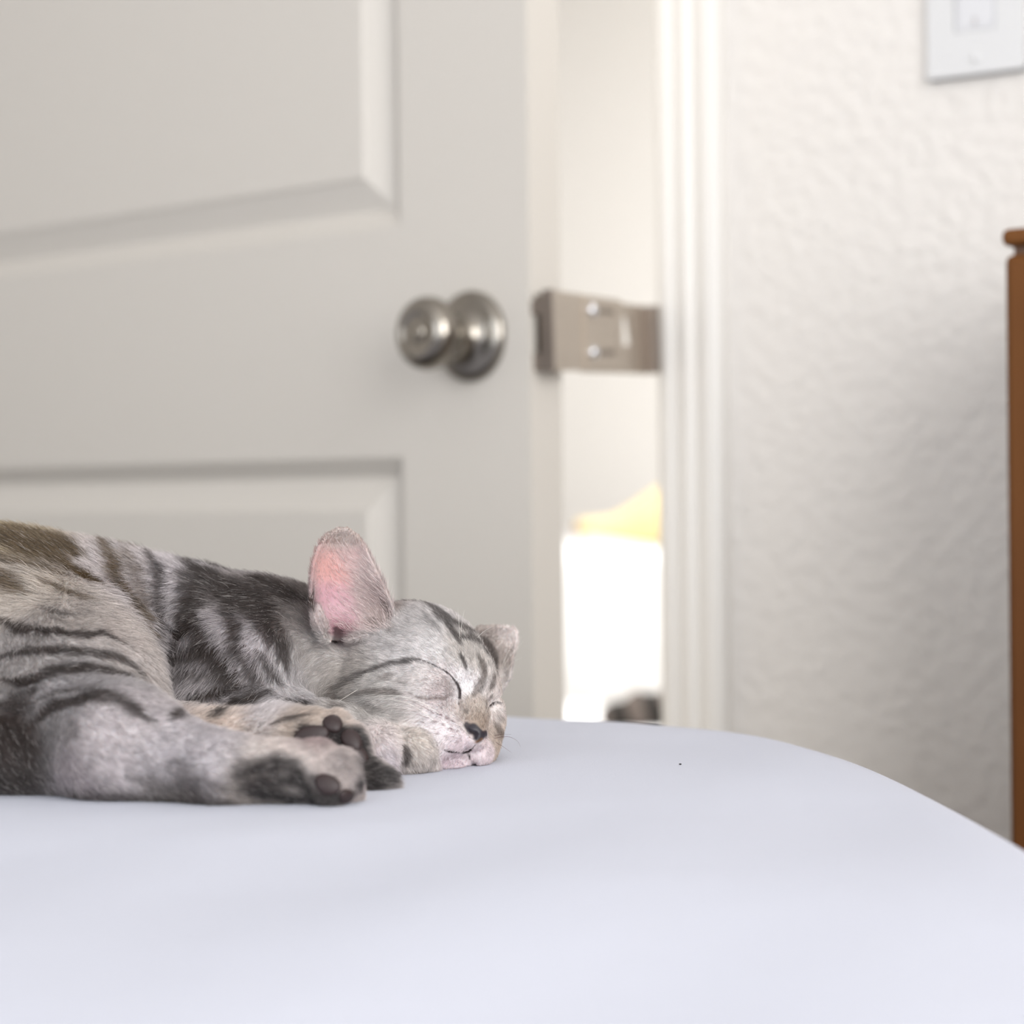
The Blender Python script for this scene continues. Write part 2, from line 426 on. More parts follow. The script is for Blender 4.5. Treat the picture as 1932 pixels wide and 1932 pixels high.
# flat top: from the centre to RR inside the edge
for k in np.concatenate([np.linspace(.02, 1, 46)]):
    def f(i, k=k):
        e = ol[i] - nrm[i] * RR
        p = bc + (e - bc) * k
        return (p[0], p[1], BZ + bed_wave(*p) * (1 if k < .97 else .6) - (.0012 * max(0, (k - .8) / .2) ** 2))
    ring(f)
for a in np.linspace(0, math.pi / 2, 9)[1:]:
    def f(i, a=a):
        p = ol[i] - nrm[i] * RR * (1 - math.sin(a))
        return (p[0], p[1], BZ - .0012 - RR * (1 - math.cos(a)))
    ring(f)
for (dz, ins) in ((.10, .0), (.16, .0), (.20, .004), (.225, .02), (.235, .06)):
    def f(i, dz=dz, ins=ins):
        p = ol[i] - nrm[i] * ins
        return (p[0], p[1], BZ - dz)
    ring(f)
n = len(ol)
for a, b in zip(rings, rings[1:]):
    for i in range(n): bm.faces.new((a[i], b[i], b[(i + 1) % n], a[(i + 1) % n]))
bm.faces.new(rings[0]); bm.faces.new(rings[-1][::-1])
bed = tag(empty('bed', Matrix.Translation((0, 0, 0))), 'low white bed with rounded corner where the kitten sleeps', 'bed')
obj('mattress', bm, M_sheet, bed, smooth=True)
bm = bmesh.new(); rows = []
for (z, ins) in ((BZ - .2355, .03), (BZ - .25, .02), (.14, .02), (.12, .03)):
    rows.append([bm.verts.new((*(ol[i] - nrm[i] * ins), z)) for i in range(n)])
for a, b in zip(rows, rows[1:]):
    for i in range(n): bm.faces.new((a[i], b[i], b[(i + 1) % n], a[(i + 1) % n]))
bm.faces.new(rows[0]); bm.faces.new(rows[-1][::-1])
obj('bed_base', bm, M_base, bed)
for (x, y) in ((.05, .8), (.05, -.25), (-1.25, -.2), (-1.2, 1.6), (-.35, 1.2)):
    obj('leg', lathe(bmesh.new(), [(0, 0), (0, .018), (.12, .026), (.121, 0)], (x, y, 0), (0, 0, 1), 20), M_woodd, bed)

# a crumb of black lint on the sheet
_p = at(1283.5, 1441, .121 * F / (1441 - 930.5))
bm = bmesh.new(); bmesh.ops.create_icosphere(bm, subdivisions=2, radius=.00055)
for v in bm.verts: v.co.z *= .6; v.co.x *= 1.1 + .3 * math.sin(v.co.y * 4000)
tag(obj('lint_speck', bm, M_lint, None, Matrix.Translation((_p.x, _p.y, BZ + bed_wave(_p.x, _p.y) + .0002))), 'tiny black speck of lint alone on the white bed', 'lint')

# ------------------------------------------------------------------ beyond the door: white bed, yellow cushion, bench, striped bundle
q = ROOM.inverted() @ at(1150, 1040, 3.30)
fb = tag(empty('far_bed', ROOM @ Matrix.Translation((q.x, q.y, 0))), 'bright white bed in the room beyond the door', 'bed')
obj('mattress', boxbm(-1.0, 1.0, .0, 1.45, .38, q.z - .002, bev=.05, seg=4), M_white, fb, smooth=True)
obj('duvet', boxbm(-1.02, 1.02, -.012, .9, .10, q.z, bev=.03, seg=4), M_white, fb, smooth=True)
obj('bed_base', boxbm(-.98, .98, .02, 1.45, .0, .375, bev=.01), M_white, fb)
# yellow cushion tapering to a brown tip
bm = bmesh.new(); cs = []
YC = 3.43
for (u, vt, vb) in ((1086, 1010, 1014), (1088, 1001, 1024), (1096, 997, 1026), (1120, 995, 1027), (1150, 992, 1032), (1175, 980, 1037), (1200, 964, 1041), (1225, 946, 1044), (1250, 930, 1046), (1290, 915, 1049), (1330, 925, 1050), (1365, 960, 1048), (1378, 990, 1036), (1382, 1010, 1014)):
    a, b = at(u, vt, YC), at(u, vb, YC)
    c, h = (a + b) / 2, (a - b).length / 2
    cs.append([bm.verts.new(c + Vector((0, 1.1 * h * math.cos(t) , h * math.sin(t)))) for t in np.linspace(0, 2 * math.pi, 21)[:-1]])
for a, b in zip(cs, cs[1:]):
    for i in range(20): bm.faces.new((a[i], b[i], b[(i + 1) % 20], a[(i + 1) % 20]))
bm.faces.new(cs[0]); bm.faces.new(cs[-1])
zmin = min(v.co.z for v in bm.verts)
yo = Vector((0, 0, q.z - zmin + .0))
for v in bm.verts: v.co += yo
yc = tag(empty('yellow_cushion', Matrix.Identity(4)), 'soft yellow cushion lying on the white bed beyond the door', 'cushion')
obj('cover', bm, M_yellow, yc, smooth=True)
bm = bmesh.new(); bmesh.ops.create_uvsphere(bm, u_segments=16, v_segments=10, radius=.0085)
for v in bm.verts: v.co = Vector((v.co.x * .8, v.co.y, v.co.z)) + at(1091, 1019, YC - .012) + yo
obj('tip', bm, M_brown, yc, smooth=True)
# white bench in front of the far bed
b0 = ROOM.inverted() @ at(1150, 1369, 2.80)
fbn = tag(empty('bench', ROOM @ Matrix.Translation((b0.x, b0.y, 0))), 'white upholstered bench low beyond the door gap', 'bench')
obj('seat', boxbm(-.6, .6, -.10, .26, b0.z - .10, b0.z, bev=.02, seg=3), M_white, fbn, smooth=True)
for x in (-.55, .5):
    for y in (-.07, .18): obj('leg', boxbm(x, x + .05, y, y + .05, 0, b0.z - .099, bev=.004), M_white, fbn)
# grey bundle with dark stripes, built of three folded lobes
M_bundle = bpy.data.materials.new('striped_grey_cloth'); M_bundle.use_nodes = True
_nt = M_bundle.node_tree; _b = _nt.nodes['Principled BSDF']; _b.inputs['Roughness'].default_value = .95
_tc = _nt.nodes.new('ShaderNodeTexCoord'); _mp = _nt.nodes.new('ShaderNodeMapping'); _mp.inputs['Rotation'].default_value = (0, .35, 0)
_mp.inputs['Location'].default_value = (.012, 0, 0)
_wv = _nt.nodes.new('ShaderNodeTexWave'); _wv.inputs['Scale'].default_value = 7.0; _wv.inputs['Distortion'].default_value = 1.0; _wv.inputs['Detail'].default_value = 2
_rp = _nt.nodes.new('ShaderNodeValToRGB')
_rp.color_ramp.elements[0].position = .35; _rp.color_ramp.elements[0].color = (.008, .0065, .005, 1)
_rp.color_ramp.elements[1].position = .62; _rp.color_ramp.elements[1].color = (.11, .09, .08, 1)
for a, b in ((_tc.outputs['Object'], _mp.inputs[0]), (_mp.outputs[0], _wv.inputs['Vector']), (_wv.outputs['Fac'], _rp.inputs[0]), (_rp.outputs[0], _b.inputs['Base Color'])): _nt.links.new(a, b)
# ------------------------------------------------------------------ implicit surfaces (numpy), polygonised by surface nets
class Field:
    def __init__(self, xs, ys, zs):
        self.a = [np.asarray(v, np.float32) for v in (xs, ys, zs)]
        self.F = np.full([len(v) for v in self.a], 30.0, np.float32)
    def sub(self, lo, hi):
        sl = []
        for k in range(3):
            i0 = int(np.searchsorted(self.a[k], lo[k])); i1 = int(np.searchsorted(self.a[k], hi[k]))
            sl.append(slice(max(i0 - 1, 0), min(i1 + 1, len(self.a[k]))))
        sl = tuple(sl)
        g = np.meshgrid(*[self.a[k][sl[k]] for k in range(3)], indexing='ij', sparse=True)
        return sl, g
    def blend(self, sl, d, k):
        f = self.F[sl]
        h = np.clip(.5 + .5 * (f - d) / k, 0, 1)
        self.F[sl] = f + (d - f) * h - k * h * (1 - h)
    def cut(self, sl, d, k):                 # remove where d < 0
        f = self.F[sl]; d = -d
        h = np.clip(.5 - .5 * (f - d) / k, 0, 1)
        self.F[sl] = f + (d - f) * h + k * h * (1 - h)
    def ell(self, c, r, ax=None, k=8, cutit=False):
        c = np.asarray(c, float); r = np.asarray(r, float)
        ax = np.eye(3) if ax is None else np.asarray(ax, float)     # rows are the axes
        ext = np.sqrt(((ax * r[:, None]) ** 2).sum(0)) + k + 4
        sl, (X, Y, Z) = self.sub(c - ext, c + ext)
        X, Y, Z = X - c[0], Y - c[1], Z - c[2]
        q0 = 0; q1 = 0
        for i in range(3):
            t = (X * ax[i, 0] + Y * ax[i, 1] + Z * ax[i, 2]) / r[i]
            q0 = q0 + t * t; q1 = q1 + (t / r[i]) ** 2
        q0 = np.sqrt(q0); q1 = np.sqrt(q1) + 1e-9
        d = (q0 * (q0 - 1) / q1).astype(np.float32)
        (self.cut if cutit else self.blend)(sl, d, k)
    def cap(self, a, b, ra, rb, k=8, cutit=False):
        a = np.asarray(a, float); b = np.asarray(b, float); m = max(ra, rb) + k + 4
        sl, (X, Y, Z) = self.sub(np.minimum(a, b) - m, np.maximum(a, b) + m)
        ba = b - a; l2 = (ba ** 2).sum()
        h = np.clip(((X - a[0]) * ba[0] + (Y - a[1]) * ba[1] + (Z - a[2]) * ba[2]) / l2, 0, 1)
        d = np.sqrt((X - a[0] - ba[0] * h) ** 2 + (Y - a[1] - ba[1] * h) ** 2 + (Z - a[2] - ba[2] * h) ** 2) - (ra + (rb - ra) * h)
        (self.cut if cutit else self.blend)(sl, d.astype(np.float32), k)
    def line(self, pts, rs, k, cutit=False):
        for (p, q, r0, r1) in zip(pts, pts[1:], rs, rs[1:]): self.cap(p, q, r0, r1, k, cutit)
    def sheet(self, o, ax, poly, depth, th, k, bend=0.0):
        """curved thin sheet: poly is its outline in (x, z) of the frame ax at o; depth(z) how far its middle is pushed back (y is towards the front)"""
        poly = np.asarray(poly, float); ax = np.asarray(ax, float); o = np.asarray(o, float)
        P = o + poly[:, :1] * ax[0] + poly[:, 1:] * ax[2]
        m = k + 22
        sl, (X, Y, Z) = self.sub(P.min(0) - m, P.max(0) + m)
        X, Y, Z = X - o[0], Y - o[1], Z - o[2]
        x = X * ax[0, 0] + Y * ax[0, 1] + Z * ax[0, 2]
        y = X * ax[1, 0] + Y * ax[1, 1] + Z * ax[1, 2]
        z = X * ax[2, 0] + Y * ax[2, 1] + Z * ax[2, 2]
        d2 = np.full(x.shape, 1e9, np.float32); s = np.ones(x.shape, np.float32)
        n = len(poly)
        for i in range(n):
            a, b = poly[i], poly[i - 1]
            ex, ez = b[0] - a[0], b[1] - a[1]
            wx, wz = x - a[0], z - a[1]
            t = np.clip((wx * ex + wz * ez) / (ex * ex + ez * ez), 0, 1)
            d2 = np.minimum(d2, (wx - ex * t) ** 2 + (wz - ez * t) ** 2)
            c1 = z >= a[1]; c2 = z < b[1]; c3 = ex * wz > ez * wx
            flip = (c1 & c2 & c3) | (~c1 & ~c2 & ~c3)
            s = np.where(flip, -s, s)
        din = np.sqrt(d2) * s                       # negative inside
        w = np.clip(-din, 0, None)
        D = depth(z)
        ys = -D * (1 - np.exp(-w / 5.0)) + bend * z * z
        slope = D / 5.0 * np.exp(-w / 5.0)
        dd = (np.abs(y - ys) / np.sqrt(1 + slope ** 2)) - th
        dout = np.maximum(din, 0)
        d = np.where(din > 0, np.sqrt(dout ** 2 + np.maximum(np.abs(y - bend * z * z) , 0) ** 2) - th, dd).astype(np.float32)
        self.blend(sl, d, k)
    def at(self, p):
        p = np.asarray(p, float); idx = []; fr = []
        for k in range(3):
            a = self.a[k]; i = np.clip(np.searchsorted(a, p[:, k]) - 1, 0, len(a) - 2)
            idx.append(i); fr.append(np.clip((p[:, k] - a[i]) / (a[i + 1] - a[i]), 0, 1))
        r = 0
        for dx in (0, 1):
            for dy in (0, 1):
                for dz in (0, 1):
                    w = (fr[0] if dx else 1 - fr[0]) * (fr[1] if dy else 1 - fr[1]) * (fr[2] if dz else 1 - fr[2])
                    r = r + w * self.F[idx[0] + dx, idx[1] + dy, idx[2] + dz]
        return r
    def mesh(self):
        F = self.F; S = F < 0
        nx, ny, nz = F.shape
        cnt = np.zeros((nx - 1, ny - 1, nz - 1), np.int8)
        cor = [(a, b, c) for a in (0, 1) for b in (0, 1) for c in (0, 1)]
        for (a, b, c) in cor: cnt += S[a:nx - 1 + a, b:ny - 1 + b, c:nz - 1 + c]
        act = np.argwhere((cnt > 0) & (cnt < 8))
        vid = np.full(cnt.shape, -1, np.int32); vid[tuple(act.T)] = np.arange(len(act))
        pos = np.zeros((len(act), 3)); num = np.zeros(len(act))
        for e0 in cor:
            for ax in range(3):
                if e0[ax]: continue
                e1 = list(e0); e1[ax] = 1
                i0 = act + np.array(e0); i1 = act + np.array(e1)
                f0 = F[tuple(i0.T)]; f1 = F[tuple(i1.T)]
                m = (f0 < 0) != (f1 < 0)
                t = np.where(m, f0 / np.where(m, f0 - f1, 1), 0)
                for k in range(3):
                    a = self.a[k]
                    v = a[i0[:, k]] + (a[i1[:, k]] - a[i0[:, k]]) * t
                    pos[:, k] += np.where(m, v, 0)
                num += m
        pos /= num[:, None]
        quads = []
        for ax in range(3):
            b, c = (ax + 1) % 3, (ax + 2) % 3
            sl0 = [slice(None)] * 3; sl1 = [slice(None)] * 3
            sl0[ax] = slice(0, -1); sl1[ax] = slice(1, None)
            s0, s1 = S[tuple(sl0)], S[tuple(sl1)]
            e = np.argwhere(s0 != s1)
            ok = (e[:, b] > 0) & (e[:, c] > 0) & (e[:, b] < F.shape[b] - 1) & (e[:, c] < F.shape[c] - 1)
            e = e[ok]
            ins = s0[tuple(e.T)]
            def cell(db, dc):
                q = e.copy(); q[:, b] += db; q[:, c] += dc
                return vid[tuple(q.T)]
            q = np.stack([cell(-1, -1), cell(0, -1), cell(0, 0), cell(-1, 0)], 1)
            q[~ins] = q[~ins][:, ::-1]
            quads.append(q)
        return pos, np.concatenate(quads)

def np_mesh(name, V, Q, smooth=True):
    me = bpy.data.meshes.new(name)
    me.vertices.add(len(V)); me.vertices.foreach_set('co', np.asarray(V, np.float32).ravel())
    me.loops.add(Q.size); me.loops.foreach_set('vertex_index', Q.astype(np.int32).ravel())
    me.polygons.add(len(Q)); me.polygons.foreach_set('loop_start', np.arange(0, Q.size, Q.shape[1], dtype=np.int32))
    me.update(calc_edges=True); me.validate()
    if smooth: me.polygons.foreach_set('use_smooth', np.ones(len(me.polygons), bool))
    return me

def P(u, v, Y):
    """mm"""
    return np.array(at(u, v, Y / 1000.0)) * 1000.0

# the striped bundle beyond the door
bz = float(b0.z) * 1000
_c = P(1195, 1345, 2790)
fl_ = Field(np.arange(_c[0] - 90, _c[0] + 130, 3.0), np.arange(_c[1] - 60, _c[1] + 70, 3.0), np.arange(bz - 3, bz + 70, 2.5))
fl_.ell(P(1168, 1350, 2790), (26, 30, 19), k=8)
fl_.ell(P(1205, 1340, 2785), (21, 30, 26), k=7)
fl_.ell(P(1240, 1341, 2790), (24, 32, 25), k=7)
fl_.ell(P(1275, 1355, 2790), (24, 30, 16), k=7)
fl_.F = np.maximum(fl_.F, (bz + .3 - fl_.a[2])[None, None, :])
V, Q = fl_.mesh()
_o = np.array((_c[0], _c[1], bz))
tag(link('striped_bundle', np_mesh('striped_bundle', (V - _o) / 1000, Q), M_bundle, None, Matrix.Translation(Vector(_o / 1000))),
    'grey brown bundle with dark stripes low in the door gap', 'bundle')

# ------------------------------------------------------------------ the kitten (mm, world axes)
BED = BZ * 1000
HC = np.array([-44.8, 983.1, 694.1]); HS = 1.108
HF = np.array([0.7203, -0.6880, 0.0886]); HL = np.array([0.6625, 0.6445, -0.3817]); HU = np.array([0.2055, 0.3336, 0.9200])
HAX = np.stack([HF, HL, HU])
def H(f, l, u): return HC + HS * (f * HF + l * HL + u * HU)
def build_kitten():
    xs = np.concatenate([np.arange(-330, -118, 1.5), np.arange(-118, 34, .75)])
    ys = np.concatenate([np.arange(806, 925, 1.1), np.arange(925, 1000, .8), np.arange(1000, 1085, 1.5)])
    zs = np.concatenate([np.arange(664, 745, .8), np.arange(745, 800, 1.1)])
    f = Field(xs, ys, zs)
    # trunk: chest, belly, loin, rump
    f.ell(P(500, 1245, 1012), (46, 40, 33), k=1)
    f.ell(P(400, 1240, 1018), (55, 44, 37), k=18)
    f.ell(P(250, 1225, 1020), (62, 48, 42), k=18)
    f.ell(P(90, 1205, 1015), (66, 54, 47), k=18)
    f.ell(P(-60, 1205, 1000), (62, 60, 52), k=18)
    f.ell(P(-150, 1240, 985), (46, 56, 46), k=18)
    # neck
    f.cap(H(-20, 0, 0), P(520, 1245, 1003), 31, 33, k=12)
    # near hind leg: thigh, knee, shin, foot
    f.ell(P(40, 1290, 955), (62, 46, 46), k=26)
    f.ell(P(150, 1330, 920), (36, 36, 33), k=20)
    f.ell(P(60, 1400, 900), (44, 36, 24), k=12)
    f.line([P(150, 1390, 893), P(228, 1408, 872), P(420, 1456, 850), P(590, 1458, 846)], [27, 24, 13.2, 12.2], 10)
    for (u, v, Y, r) in ((598, 1440, 848, 9), (640, 1450, 846, 8.3), (645, 1474, 843, 8.2), (622, 1488, 838, 7.6), (655, 1492, 848, 6.5)):
        f.cap(P(590, 1462, 846), P(u, v, Y), 9, r, k=2.5)
    # the other hind leg behind it, sole towards the camera
    f.line([P(230, 1380, 930), P(330, 1398, 915), P(520, 1392, 900), P(590, 1392, 897)], [20, 13.5, 11.5, 11.5], 8)
    for (u, v, Y, r) in ((632, 1372, 897, 7.2), (660, 1396, 893, 7.6), (668, 1422, 890, 7.6), (655, 1442, 893, 7.2)):
        f.cap(P(590, 1396, 897), P(u, v, Y), 9.5, r, k=2.5)
    # tail lying between the feet
    f.line([P(250, 1475, 905), P(480, 1470, 890), P(640, 1466, 886), P(700, 1468, 886), P(722, 1474, 886)], [8, 8, 8, 7.5, 5.5], 3)
    # shoulder and near foreleg with paw under the chin
    f.ell(P(430, 1290, 975), (36, 26, 32), k=9)
    f.line([P(400, 1350, 962), P(520, 1375, 956), P(640, 1395, 950), P(700, 1408, 946)], [20, 16, 13, 12.5], 10)
    f.ell(P(712, 1412, 938), (13.5, 12, 12), k=4)
    for (u, v, Y, r) in ((720, 1416, 932, 11.2), (783, 1418, 934, 10.2), (808, 1408, 943, 8.6), (800, 1436, 937, 6.5)):
        f.cap(P(700, 1400, 948), P(u, v, Y), 8.5, r, k=1.3)
    f.cap(P(760, 1450, 930), P(815, 1448, 938), 4.5, 4, k=3)
    # head ---------------------------------------------------------------
    S = HS
    def he(c, r, k, ax=HAX, cutit=False): g.ell(H(*c), np.array(r) * S, ax, k * S, cutit)
    def hl(pts, rs, k, cutit=False): g.line([H(*p) for p in pts], [r * S for r in rs], k * S, cutit)
    g = Field(xs, ys, zs)
    he((-8, -2, 10), (33, 31, 33), 1)
    he((8, -4, 16), (22, 20, 20), 10)
    for s in (-1, 1):
        he((2, 17 * s, -6), (23, 16, 18), 10)                 # cheek
        he((16, 12 * s, 11), (14, 12, 12), 8)                  # brow
        he((21.5, 15.5 * s, -.5), (10.5, 11.5, 10.5), 6)             # closed eye bulge
        he((28.5, 7.8 * s, -19.0), (10.5, 8.2, 7.6), 5.5)         # whisker pad
        he((17, 15.5 * s, -14), (15, 11.5, 12.5), 9)                # cheek under the eye
    he((20, 0, 10), (14, 12, 13), 9)                           # forehead
    hl([(24, 0, 4), (32.5, 0, -5), (37.3, 0, -12.5)], [8.5, 6.9, 5.0], 5)    # bridge of the nose
    he((27, 0, -29), (8.5, 9, 5), 2.5)                          # chin
    he((37.6, 0, -15.2), (4.6, 5.6, 4.6), 2.5)                    # nose leather
    # mouth: cut between pads, and the lip line
    hl([(40.5, 0, -19.5), (38.2, 0, -25)], [.8, .8], 1.2, True)
    for s in (-1, 1):
        hl([(38.0, 0, -24.2), (35.5, 5.5 * s, -25.0), (30, 11.5 * s, -24.4), (22, 17 * s, -22)], [1.2, 1.2, 1.1, .5], 1.2, True)
        g.ell(H(41.3, 3.1 * s, -15.6), np.array((2.6, 1.4, 1.5)) * S, HAX, .8, True)       # nostril
        hl([(40.3, 4.3 * s, -15.2), (37.6, 6.2 * s, -13.2)], [1.0, .8], 1.0, True)
        # closed lids: a groove from the outer to the inner corner
        hl([(22.5, 25.0 * s, 8.6), (28.0, 20.8 * s, 8.6), (31.3, 16.5 * s, 6.6), (33.2, 12.2 * s, 2.6), (34.0, 9.0 * s, -2.4), (34.3, 7.6 * s, -6.2)], [.5, .9, 1.1, 1.1, 1.0, .6], 1.0, True)
    sl = tuple(slice(0, n) for n in g.F.shape)
    f.blend(sl, g.F, 4.0)
    # near ear
    sc_ = 970 / F
    f.ell(P(660, 1140, 958), (14, 17, 24), k=4, cutit=True)
    yn = np.array([math.sin(.22), -math.cos(.22), .12]); yn /= np.linalg.norm(yn)
    zz_ = np.array([-.03, .10, 1.0]); zz_ -= yn * (zz_ @ yn); zz_ /= np.linalg.norm(zz_); xx_ = np.cross(zz_, -yn) * -1
    xx_ = np.cross(yn, zz_); xx_ = -xx_ if xx_[0] < 0 else xx_
    EO = P(665, 1185, 970)
    ear = [(612, 1205), (594, 1172), (588, 1140), (591, 1100), (597, 1062), (608, 1032), (624, 1010), (644, 999), (662, 999), (680, 1012), (695, 1038), (709, 1072), (724, 1106), (738, 1140), (744, 1168), (730, 1190), (690, 1200), (640, 1212)]
    poly = [((u - 665) * sc_ / xx_[0], -(v - 1185) * sc_ / zz_[2]) for u, v in ear]
    f.sheet(EO, np.stack([xx_, yn, zz_]), poly, lambda z: np.clip(13 - .18 * np.clip(z, -5, 50), 3, 14), 1.1, 2.5)
    f.cap(P(640, 1200, 968), P(652, 1150, 966), 4, 7, k=2, cutit=True)
    f.cap(P(599, 1145, 968), P(608, 1182, 967), 1.6, 2.8, k=3)
    f.line([P(757, 1396, 920), P(769, 1422, 919), P(752, 1450, 921)], [1.6, 2.4, 1.8], 2.0, True)
    f.line([P(812, 1396, 932), P(822, 1412, 930)], [1.0, 1.0], 1.2, True)
    # far ear, low behind the brow
    sc2 = 1022 / F
    yn = np.array([.25, -.95, .15]); yn /= np.linalg.norm(yn)
    zz_ = np.array([0.1, 0.15, 1.0]); zz_ -= yn * (zz_ @ yn); zz_ /= np.linalg.norm(zz_)
    xx_ = np.cross(yn, zz_); xx_ = -xx_ if xx_[0] < 0 else xx_
    ear2 = [(880, 1230), (898, 1190), (930, 1184), (960, 1183), (971, 1190), (971, 1210), (966, 1240), (964, 1275), (950, 1300), (915, 1280)]
    poly = [((u - 930) * sc2 / xx_[0], -(v - 1240) * sc2 / zz_[2]) for u, v in ear2]
    f.sheet(P(930, 1240, 1022), np.stack([xx_, yn, zz_]), poly, lambda z: np.clip(5 - .05 * z, 2, 7), 1.1, 2.5)
    # resting on the mattress: the underside is flattened by it
    f.F = np.maximum(f.F, (BED + .1 - f.a[2])[None, None, :])
    return f
KF = build_kitten()
KV, KQ = KF.mesh()
